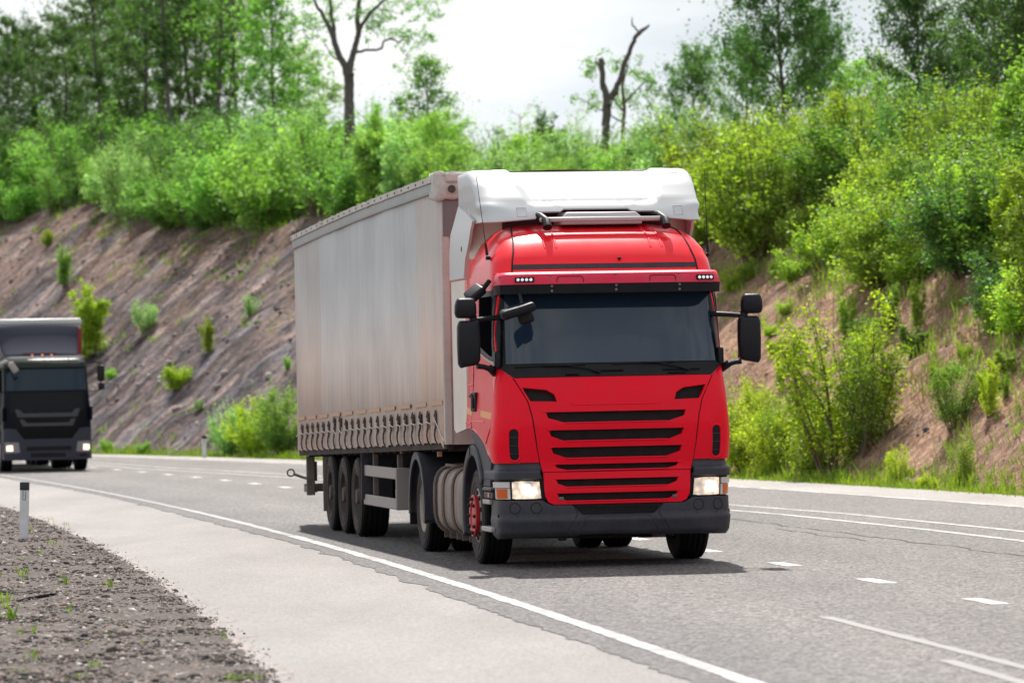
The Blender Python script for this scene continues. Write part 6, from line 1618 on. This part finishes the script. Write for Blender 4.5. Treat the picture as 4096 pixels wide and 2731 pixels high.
# ------------------------------------------------------------------ planting
def build_plants():
    K = {}
    for kind, seeds in (('bush', (1, 2, 3, 4)), ('spire', (5, 6, 7)), ('low', (8, 9)), ('airy', (10, 11))):
        K[kind] = [Plant('shrub' if kind != 'airy' else 'sapling', *make_shrub(kind, s), TWIG, 'stem') for s in seeds]
    rng = random.Random(42)
    K2 = {kind: [Plant('shrub' if kind != 'airy' else 'sapling', *make_shrub(kind, s, .86, 1.75, .62, .85), TWIG, 'stem') for s in seeds] for kind, seeds in (('bush', (31, 32, 33)), ('spire', (35, 36)), ('low', (38,)), ('airy', (40,)))}
    # thicket on the upper bank ---------------------------------------
    pts = []
    tries = 0
    while tries < 16000 and len(pts) < 240:
        tries += 1
        u = rng.uniform(66, 214); lo = slo(u); s = lo + rng.random() ** 1.15 * 9.5 + (1.9 if u > 118 else .7) * noise.noise((u * .28, 3, 3)) + .6 * noise.noise((u * .9, 5, 3)) - .2
        x, y = us2xy(u, s); x = float(x); y = float(y); z = hgt(u, s)
        px, py = proj((x, y, z + 1.2))
        if not (-60 < px < 2420): continue
        if 1060 < px < 1590 and py > 480: continue
        dmin = 1.42 + .55 * (u > 118)
        if any((x - a) ** 2 + (y - b) ** 2 < dmin * dmin for a, b, *_ in pts): continue
        pts.append((x, y, z, px, py, u, s))
    cnt = 0
    COLN = {'mid': 'mid green', 'fresh': 'bright green', 'yellow': 'yellow green', 'pale': 'pale green', 'dark': 'dark green', 'olive': 'olive green', 'deep': 'deep green', 'lime': 'light green', 'leaf': 'plain green'}
    for (x, y, z, px, py, u, s) in sorted(pts, key=lambda p: p[3]):
        front = s < slo(u) + 2.2
        r = rng.random()
        if px > 1560:
            m = 'yellow' if r < .20 else ('lime' if r < .42 else ('olive' if r < .70 else ('leaf' if r < .92 else 'deep')))
        elif px > 640:
            m = 'pale' if r < .38 else ('fresh' if r < .74 else ('mid' if r < .94 else 'deep'))
        else:
            m = 'mid' if r < .48 else ('fresh' if r < .68 else ('pale' if r < .78 else 'deep'))
        kind = rng.choices(['bush', 'spire', 'low', 'airy'], [.60, .20, .06, .14] if not front else [.52, .08, .28, .12])[0]
        pl = rng.choice((K2 if px > 1500 else K)[kind]); sc = rng.uniform(.68, 1.32) * (1.32 if px < 640 else (1.22 if px < 1560 else 1.12))
        if kind == 'spire': sc *= .85
        if kind == 'airy': sc *= 1.3
        if 900 < px < 1540: sc *= (.66 if px > 1040 else .82)
        if px > 1560 and s > slo(u) + 3.2: sc *= .66
        zone = 'below the dark left forest' if px < 640 else ('between forked tree and bare snag' if px < 1330 else ('just right of the bare snag' if px < 1700 else ('on the slope right of the red truck' if px < 2080 else 'on the slope at the right edge')))
        if px < 640 and py > 330: zone = 'atop the bare rock slope'
        elif 640 <= px < 1330 and py > 330: zone = 'above the grey trailer roof'
        kn = {'bush': 'rounded bushy shrub', 'spire': 'upright pointed shrub', 'low': 'low spreading shrub', 'airy': 'slender loose sapling'}[kind]
        lab = f"{COLN[m]} {kn} {zone}"
        pl.put((x, y, z - .05), rng.uniform(0, 6.28), (sc * rng.uniform(.95, 1.2), sc * rng.uniform(.95, 1.2), sc * rng.uniform(.75, 1.05)), G[m], lab, 'shrub' if kind != 'airy' else 'sapling', f"{COLN[m]} {kn}s {zone}")
    # ground cover under the thicket -----------------------------------
    g = np.random.default_rng(3); P = []
    for i in range(6400):
        u = g.uniform(52, 218); s = slo(u) + g.random() ** 1.1 * 13 + .3 + (1.9 if u > 118 else .7) * noise.noise((u * .28, 3, 3)); x, y = us2xy(u, s); z = hgt(u, s)
        px, py = proj((float(x), float(y), z))
        if -700 < px < 3300: P.append((float(x), float(y), z))
    P = np.array(P); k = 20; hh_ = np.repeat(np.abs(g.normal(size=len(P))) * .32 + .10, k); C = np.repeat(P, k, 0) + g.normal(size=(len(P) * k, 3)) * np.array([.22, .22, .06]) + np.stack([0 * hh_, 0 * hh_, hh_ * g.uniform(.2, 2.0, len(P) * k)], 1)
    V, F = leaves(C, np.full(len(C), .10), g, .5, .6)
    tag(mesh_obj('undergrowth', arr_mesh('undergrowth', V, F, G['deep'])), 'low green undergrowth between the shrubs on the bank', 'undergrowth', kind='stuff')  # darker leaf colour puts shade into the gaps between shrubs
    # single plants on the bare slopes --------------------------------
    def hit(px, py):
        d = fwd + camR * ((px - CX) / FPX) - camU * ((py - CY) / FPX)
        for D in np.arange(60, 240, .4):
            p = Vector((0, 0, CAMH)) + d * D; u, s = xy2us(p.x, p.y)
            if s > -1 and p.z < hgt(u, s): return p.x, p.y, hgt(u, s)
        return None
    single = [  # base px, base py, kind, height px, width factor, material, label
        (148, 665, 'spire', 80, 1.0, 'fresh', 'thin green bush high on the rock slope above the dark truck'),
        (205, 830, 'spire', 150, 1.25, 'yellow', 'tall yellow green bush beside the dark truck trailer'),
        (335, 760, 'airy', 70, 1.3, 'pale', 'pale green bush alone in the middle of the rock slope'),
        (478, 815, 'spire', 72, .9, 'yellow', 'slim yellow green bush on the rock slope, right of the pale bush'),
        (575, 730, 'airy', 52, 1.2, 'pale', 'greyish green bush near the top of the rock slope by the trailer'),
        (408, 905, 'low', 60, 1.0, 'yellow', 'bright yellow green plant low on the rock slope'),
        (255, 875, 'low', 28, 1, 'fresh', 'tiny green plant right of the dark truck mirror'),
        (110, 565, 'low', 35, .8, 'yellow', 'small yellow green plant near the top left of the rock slope'),
        (458, 945, 'airy', 30, 1, 'mid', 'small dull green plant low on the rock slope'),
        (430, 520, 'bush', 95, 1.1, 'fresh', 'bright green bush hanging over the top edge of the rock slope'),
        (290, 495, 'bush', 115, .9, 'mid', 'dark stemmed green bush at the top edge of the rock slope'),
        (530, 1046, 'bush', 110, .8, 'pale', 'pale green bush left of two at the road edge by the trailer'),
        (590, 1046, 'bush', 125, .9, 'yellow', 'yellow green bush at the road edge, touching the trailer rear'),
        (650, 1046, 'bush', 150, .8, 'fresh', 'leafy bush half hidden behind the trailer rear corner'),
        (245, 1042, 'low', 34, 1.0, 'fresh', 'little green bush at the slope foot beside the dark truck'),
        (330, 1043, 'low', 30, 1.2, 'fresh', 'low green weed patch at the slope foot left of the far post'),
        (660, 850, 'low', 30, .6, 'fresh', 'small green tuft on the slope beside the trailer rear edge'),
        # right-hand slope
        (1925, 1090, 'airy', 400, 1.0, 'sunny', 'big airy yellow green sapling standing by the road right of the truck'),
        (1985, 1040, 'airy', 290, .9, 'olive', 'olive green sapling leaning against the right side of the big sapling'),
        (1870, 1090, 'bush', 175, 1.0, 'olive', 'dense olive bush at the foot of the big yellow green sapling'),
        (1770, 1090, 'bush', 165, 1.0, 'sunny', 'bright yellow green bush between the red truck and the big sapling'),
        (1705, 1085, 'bush', 190, .9, 'sunny', 'yellow green bush partly hidden behind the right lamp of the red truck'),
        (1810, 1060, 'bush', 150, .8, 'lime', 'light green bush behind the bright bushes right of the truck'),
        (1735, 960, 'low', 90, .8, 'sunny', 'low yellow green bush on the slope beside the right mirror'),
        (1835, 880, 'spire', 115, .8, 'lime', 'upright green shrub in mid slope right of the mirror'),
        (1795, 900, 'spire', 85, .7, 'sunny', 'small upright yellow green shrub in mid slope right of the mirror'),
        (1945, 775, 'spire', 90, 1.0, 'lime', 'vivid green clump above the big sapling'),
        (2045, 770, 'spire', 110, 1.0, 'leaf', 'dark green upright clump below the dense shrubs on the right'),
        (2110, 760, 'spire', 110, .8, 'olive', 'thin olive shrub standing below the dense shrubs on the right'),
        (2195, 985, 'airy', 165, 1.0, 'leaf', 'green sapling with bare stems on the brown slope at right'),
        (2275, 970, 'spire', 130, .8, 'sunny', 'yellow green shrub right of the bare stemmed sapling'),
        (2290, 780, 'low', 80, 1.0, 'lime', 'fresh green low bush under the dense shrubs at the right edge'),
        (2060, 1110, 'airy', 90, 1.0, 'sunny', 'thin yellow green weed at the road edge right of the saplings'),
        (2215, 1115, 'airy', 120, 1.0, 'olive', 'tall thin olive weed at the road edge near the right border'),
        (2130, 1122, 'low', 40, 1.2, 'sunny', 'low bright green tuft at the road edge between two thin weeds'),
        (2310, 930, 'spire', 60, .8, 'olive', 'small olive plant on the brown slope at the right border'),
        (1680, 680, 'low', 60, 1.0, 'sunny', 'yellow green tuft on the bare soil beside the cab roof'),
    ]
    HT = {'bush': 2.3, 'spire': 3.0, 'low': 1.15, 'airy': 2.0}
    for (px, py, kind, hp, wf, m, lab) in single:
        h = hit(px, py)
        if h is None: continue
        x, y, z = h; H = hp / FPX * y; sc = H / HT[kind]
        wm = 1.0 if kind != 'low' else .9
        rng.choice((K2 if px > 1500 and kind != 'airy' else K)[kind]).put((x, y, z - .04), rng.uniform(0, 6.28), (sc * wf * wm, sc * wf * wm, sc), G[m], lab, 'shrub' if kind != 'airy' else 'sapling')
    n_ = 0
    while n_ < 26:
        u = rng.uniform(73, 116); s = rng.uniform(.9, slo(u) + .6); x, y = us2xy(u, s); x = float(x); y = float(y); z = hgt(u, s); px, py = proj((x, y, z))
        if not (1700 < px < 2350): continue
        sc = rng.uniform(.28, .62); kd = rng.choice(['low', 'low', 'spire']); m = rng.choice(['yellow', 'yellow', 'lime', 'olive', 'leaf'])
        rng.choice(K2[kd]).put((x, y, z - .03), rng.uniform(0, 6.28), (sc, sc, sc * (.9 if kd == 'low' else .42)), G[m], f"small {COLN[m]} {'tuft' if kd == 'low' else 'sprig'} scattered on the brown slope right of the red truck", 'shrub', f"small {COLN[m]} {'tuft' if kd == 'low' else 'sprig'}s on the brown slope"); n_ += 1
    # grass -----------------------------------------------------------
    gm = leaf_mat('verge_grass', (.11, .19, .02), (.22, .33, .03), (1.3, 1.3, .6), .45)
    dm = leaf_mat('dry_grass', (.16, .10, .06), (.34, .24, .15), (1.0, .9, .7), .3)
    rg = np.random.default_rng(9); P = []; H = []
    for i in range(3000):
        u = rg.uniform(58, 165); s = rg.uniform(-1.05, .45) if u < 110 else rg.uniform(-.7, .3); x, y = us2xy(u, s); P.append((float(x), float(y), hgt(u, s) - .02)); H.append(rg.uniform(.06, .22) * (1.4 if s > -.4 else .7) * (1 if u < 110 or noise.noise((u * .5, 0, 0)) > 0 else .3))
    blades(P, H, 9, rg, gm, 'verge_grass', 'bright green grass along the far road edge', 'grass', .14, .6, .022)
    P = []; H = []
    for i in range(3400):
        u = rg.uniform(70, 118); s = rg.uniform(.2, slo(u) + 1.0)
        if noise.noise((u * .6, s * .6, 2)) < -.15: continue
        x, y = us2xy(u, s); P.append((float(x), float(y), hgt(u, s) - .03)); H.append(rg.uniform(.10, .38))
    blades(P, H, 5, rg, dm, 'dry_grass', 'dry brown grass stalks on the right hand slope', 'dry grass', .12, .9, .014)
    P = []; H = []
    for i in range(3600):
        u = rg.uniform(70, 190); s = (rg.uniform(.2, slo(u) + 1.5) if rg.random() < .6 else slo(u) - rg.exponential(1.6))
        if s < .2: continue
        t = noise.noise((u * .35, s * .45, 12))
        if t < (-.12 if u < 118 else (.22 if s < slo(u) - 3.5 else .02)): continue
        x, y = us2xy(u, s); P.append((float(x), float(y), hgt(u, s) - .03)); H.append(rg.uniform(.12, .5) * (1 if u < 118 else .7))
    blades(P, H, 9, rg, gm, 'slope_weeds', 'scattered green weeds on the bare slopes', 'weeds', .10, .55, .022)
    # fallen log
    h = hit(790, 470)
    if h:
        x, y, z = h; lg = MB(); lg.tube([(x - .75, y + .2, z + .10), (x - .2, y, z + .16), (x + .4, y - .1, z + .17), (x + 1.1, y - .1, z + .14)], [.05, .07, .08, .07], 8)
        tag(lg.build('fallen_log', BARK, ang=60), 'dark fallen log lying on the bank above the trailer', 'log')

    # trees -------------------------------------------------------------
    FT = [Plant('tree', *make_tree(14, 5.4, .28, 7200, .19, 100 + i, 32, 'oval', .15, clump=.36), BARK, 'trunk') for i in range(3)]
    FT += [Plant('tree', *make_tree(14.5, 5.4, .42, 6200, .19, 110 + i, 28, 'top', .17, clump=.36), BARK, 'trunk') for i in range(2)]
    CT = Plant('tree', *make_tree(8.5, 4.2, .08, 8500, .16, 120, 40, 'oval', .10, clump=.5), BARK, 'trunk')
    BT = [Plant('tree', *make_tree(7.0, 5.6, .16, 15500, .14, 130 + i, 40, 'oval', .11, clump=.40), BARK, 'trunk') for i in range(2)]
    DT = Plant('tree', *make_tree(6.5, 4.1, .08, 20000, .125, 140, 50, 'oval', .12, clump=.40), BARK, 'trunk')
    TT = Plant('tree', *make_tree(4.2, 1.9, .25, 700, .11, 150, 16, 'any', .04), TWIG, 'trunk')
    def tree(pl, px, D, sc, m, lab, group=None, dz=0, rz=None):
        x, y, z = pxD(px, D); pl.put((x, y, z - .15 + dz), rng.uniform(0, 6.28) if rz is None else rz, sc, m, lab, 'tree', group)
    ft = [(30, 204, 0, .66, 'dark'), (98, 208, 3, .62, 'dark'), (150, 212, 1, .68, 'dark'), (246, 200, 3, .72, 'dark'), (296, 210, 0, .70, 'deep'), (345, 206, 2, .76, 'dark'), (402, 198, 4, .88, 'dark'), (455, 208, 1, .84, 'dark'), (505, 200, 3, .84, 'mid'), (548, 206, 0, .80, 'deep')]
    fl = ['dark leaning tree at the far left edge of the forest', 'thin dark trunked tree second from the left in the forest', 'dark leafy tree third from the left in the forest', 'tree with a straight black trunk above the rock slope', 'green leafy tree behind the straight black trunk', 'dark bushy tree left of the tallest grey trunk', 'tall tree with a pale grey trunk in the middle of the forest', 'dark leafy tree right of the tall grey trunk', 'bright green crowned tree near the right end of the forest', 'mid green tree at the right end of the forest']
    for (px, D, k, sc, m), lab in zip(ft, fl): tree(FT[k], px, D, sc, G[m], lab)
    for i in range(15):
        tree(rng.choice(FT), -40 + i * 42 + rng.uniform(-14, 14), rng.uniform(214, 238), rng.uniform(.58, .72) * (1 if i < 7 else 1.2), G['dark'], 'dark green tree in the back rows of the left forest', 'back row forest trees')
    for i in range(6):
        tree(BT[i % 2], -20 + i * 104 + rng.uniform(-20, 20), rng.uniform(204, 216), (.7, .7, .62), G['dark'], 'young leafy tree filling the gaps below the forest crowns', 'young trees under the forest')
    tree(CT, 640, 188, (1.0, 1.0, 1.08), G['mid'], 'cone shaped green tree at the right end of the left forest')
    tree(CT, 705, 196, (.95, .95, .80), G['pale'], 'smaller pale cone shaped tree beside the forked tree')
    tree(BT[0], 765, 196, (.5, .5, .40), G['pale'], 'small pale tree just left of the forked trunk')
    tree(CT, 986, 160, (.62, .62, .66), G['mid'], 'small dark conical tree right of the forked tree')
    tree(BT[1], 1010, 152, (.42, .42, .42), G['fresh'], 'small fresh green tree below the conical tree')
    for px, D, sc, lab in ((1205, 172, .80, 'thin pale tree against the sky between forked tree and snag'), (1240, 168, .68, 'thin pale tree right of its taller twin against the sky'), (1110, 170, .55, 'tiny thin tree above the trailer roof against the sky'), (1330, 165, .7, 'thin pale tree just left of the bare snag'), (1290, 172, .5, 'smallest thin tree left of the snag')):
        tree(TT, px, D, sc, G['pale'], lab)
    tree(BT[0], 1600, 150, (.46, .46, .66), G['deep'], 'round dark tree between the snag and the large right tree')
    tree(BT[1], 1805, 132, (.70, .70, 1.04), G['deep'], 'large spreading green tree above the slope right of the truck')
    tree(BT[0], 1725, 138, (.42, .42, .70), G['deep'], 'green tree merging with the left side of the large spreading tree')
    tree(BT[1], 1895, 136, (.38, .38, .74), G['deep'], 'green tree merging with the right side of the large spreading tree')
    tree(BT[1], 1985, 138, (.60, .60, .52), G['fresh'], 'light green low tree between two dark trees on the right')
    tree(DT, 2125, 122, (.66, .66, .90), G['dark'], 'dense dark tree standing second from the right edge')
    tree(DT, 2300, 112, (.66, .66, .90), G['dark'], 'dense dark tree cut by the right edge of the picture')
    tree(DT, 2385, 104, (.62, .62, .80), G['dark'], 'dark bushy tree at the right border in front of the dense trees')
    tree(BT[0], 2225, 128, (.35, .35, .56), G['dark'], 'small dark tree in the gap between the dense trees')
    # forked tree
    D = 163; mpp = D / FPX
    x, y, z = pxD(812, D); zb = CAMH + (HZ - 265 - (812 - 1176) * .02) * mpp; low = (zb - z) / mpp
    segs = [[(812, 265 + low, 30), (812, 265, 25), (812, 215, 23), (813, 165, 24)], [(811, 175, 18), (805, 150, 17), (793, 130, 15), (785, 105, 14), (777, 78, 13), (766, 52, 11), (755, 31, 9), (742, 10, 7), (730, -20, 5)],
            [(781, 90, 9), (782, 66, 9), (775, 30, 9), (773, 0, 8), (770, -40, 6)], [(793, 138, 5), (780, 132, 4), (768, 115, 3), (758, 95, 2)],
            [(814, 172, 18), (818, 140, 16), (824, 118, 14), (833, 90, 13), (838, 70, 13), (834, 40, 12), (838, 5, 11), (842, -40, 8)],
            [(837, 75, 10), (845, 59, 9), (864, 33, 8), (900, 2, 6), (925, -30, 4)],
            [(824, 122, 8), (840, 119, 7), (857, 115, 6), (875, 116, 6), (889, 112, 6), (893, 100, 5), (896, 94, 5), (905, 90, 5), (914, 89, 5), (923, 95, 4), (931, 97, 4), (941, 84, 2)],
            [(855, 60, 4), (868, 68, 3), (880, 80, 1)], [(885, 20, 3), (915, 30, 2), (945, 40, 1)], [(776, 45, 4), (760, 60, 3), (745, 70, 1)]]
    r2 = random.Random(6); cl = []
    for cx_, cy_, rx, ry, n in ((930, 60, 75, 60, 34), (900, 15, 90, 40, 28), (985, 70, 40, 50, 14), (955, 130, 35, 35, 10), (875, 45, 30, 30, 9), (745, 30, 45, 40, 20), (735, 75, 25, 35, 9), (760, 110, 20, 20, 4), (1010, 25, 40, 30, 10), (840, -20, 80, 25, 14), (775, -10, 50, 25, 10)):
        for i in range(n): cl.append((cx_ + r2.uniform(-rx, rx), cy_ + r2.uniform(-ry, ry), r2.uniform(9, 17), r2.randint(14, 34)))
    branch_plant('tree', (x, y, z), mpp, segs, cl, G['mid'], BARK, 'tall forked tree with dark trunk and sparse leaves against the sky', 'tree', .7, 4, .11)
    # bare snag
    D = 141; mpp = D / FPX
    x, y, z = pxD(1400, D); zb = CAMH + (HZ - 332 - (1400 - 1176) * .02) * mpp; low = (zb - z) / mpp
    segs = [[(1400, 332 + low, 24), (1399, 332, 15), (1401, 300, 18), (1404, 265, 20), (1406, 240, 22), (1409, 225, 24)], [(1408, 240, 16), (1402, 215, 14), (1396, 195, 13), (1396, 165, 13), (1394, 141, 14), (1393, 134, 8)],
            [(1396, 148, 7), (1386, 146, 5), (1379, 140, 3)], [(1408, 238, 16), (1416, 222, 15), (1424, 210, 16), (1428, 200, 13), (1436, 184, 13), (1444, 155, 12), (1455, 129, 11), (1465, 105, 10), (1477, 82, 10), (1492, 70, 9), (1506, 59, 4)],
            [(1478, 84, 7), (1482, 74, 5), (1474, 66, 4), (1467, 58, 4), (1467, 48, 3), (1468, 38, 1)], [(1424, 214, 18), (1430, 206, 9)]]
    branch_plant('tree_snag', (x, y, z), mpp, segs, [], None, BARK, 'bare dead forked tree snag standing against the sky', 'dead tree', .3, 9)
    # sparse tree behind the snag
    D = 150; mpp = D / FPX; x, y, z = pxD(1440, D); zb = CAMH + (HZ - 300 - (1440 - 1176) * .02) * mpp; low = (zb - z) / mpp
    r2 = random.Random(12); cl = []
    for cx_, cy_, rx, ry, n in ((1385, 135, 25, 20, 9), (1360, 165, 15, 25, 5), (1450, 150, 40, 22, 11), (1470, 185, 45, 25, 14), (1500, 200, 25, 20, 7), (1440, 225, 60, 25, 12), (1390, 230, 40, 20, 7), (1350, 235, 25, 20, 5), (1470, 240, 40, 20, 10)):
        for i in range(n): cl.append((cx_ + r2.uniform(-rx, rx), cy_ + r2.uniform(-ry, ry), r2.uniform(9, 16), r2.randint(16, 36)))
    branch_plant('tree', (x, y, z), mpp, [[(1440, 300 + low, 12), (1440, 300, 9), (1445, 250, 8), (1440, 200, 6), (1455, 150, 3)], [(1443, 255, 5), (1410, 215, 4), (1390, 160, 3), (1382, 130, 2)], [(1441, 240, 5), (1475, 205, 4), (1500, 185, 2)], [(1440, 280, 4), (1380, 245, 3), (1345, 225, 2)]],
                 cl, G['mid'], TWIG, 'sparse leafy tree directly behind the bare snag', 'tree', .5, 3, .10)
# ------------------------------------------------------------------ light and sky
SUN_EL, SUN_AZ = 52.0, -3.0          # azimuth measured from +Y towards +X
def build_light():
    sd = bpy.data.lights.new('sun', 'SUN'); sd.energy = 4.9; sd.angle = R_(0.8); sd.color = (1.0, 0.955, 0.89)
    so = bpy.data.objects.new('sun', sd); COL.objects.link(so)
    el, az = R_(SUN_EL), R_(SUN_AZ)
    d = Vector((math.sin(az) * math.cos(el), math.cos(az) * math.cos(el), math.sin(el)))
    so.rotation_euler = (-d).to_track_quat('-Z', 'Y').to_euler(); so.location = d * 60
    w = bpy.data.worlds.new('World'); SC.world = w; w.use_nodes = True; nt = w.node_tree
    for n in list(nt.nodes): nt.nodes.remove(n)
    out = nt.nodes.new('ShaderNodeOutputWorld'); bg = nt.nodes.new('ShaderNodeBackground'); nt.links.new(bg.outputs[0], out.inputs[0])
    sky = nt.nodes.new('ShaderNodeTexSky'); sky.sky_type = 'NISHITA'; sky.sun_disc = False
    sky.sun_elevation = el; sky.sun_rotation = az; sky.dust_density = 2.5; sky.air_density = 1.0
    tc = nt.nodes.new('ShaderNodeTexCoord')
    mp = nt.nodes.new('ShaderNodeMapping'); mp.inputs['Scale'].default_value = (3.0, 3.0, 9.0); nt.links.new(tc.outputs['Generated'], mp.inputs[0])
    n = noise_tex(nt, 1.6, 6, .58, mp.outputs[0], .3); n2 = noise_tex(nt, 2.4, 5, .55, mp.outputs[0])
    fac = ramp(nt, [(.30, (.62,) * 3), (.62, (1, 1, 1))], n.outputs[0])
    cl = ramp(nt, [(.33, (5.2, 5.8, 6.4)), (.60, (8.4, 8.6, 8.75))], n2.outputs[0])
    nt.links.new(mixc(nt, fac.outputs[0], sky.outputs[0], cl.outputs[0]), bg.inputs[0]); bg.inputs[1].default_value = 0.095
    SC.view_settings.view_transform = 'Standard'; SC.view_settings.look = 'None'; SC.view_settings.gamma = 1; SC.view_settings.use_curve_mapping = False
    SC.view_settings.exposure = 0.48
    SC.cycles.use_denoising = True
    try: SC.cycles.denoiser = 'OPENIMAGEDENOISE'; SC.cycles.denoising_input_passes = 'RGB_ALBEDO_NORMAL'
    except Exception: pass
    SC.cycles.max_bounces = 7; SC.cycles.transmission_bounces = 4; SC.cycles.diffuse_bounces = 3; SC.cycles.glossy_bounces = 3; SC.cycles.transparent_max_bounces = 4
    SC.cycles.sample_clamp_indirect = 6

build_light()
build_ground()
build_gravel()
marker_post(Vector((-6.58, 57.7, 0.0)), .765, .122, .038, 'white roadside post with black cap standing in the near gravel')
marker_post(Vector((-9.30, 129.4, 0.0)), .66, .13, .02, 'small white post with black cap at the foot of the far rock slope')
build_bank()
build_plants()
build_tractor()
build_trailer()
build_dark_truck()
bpy.context.view_layer.update()
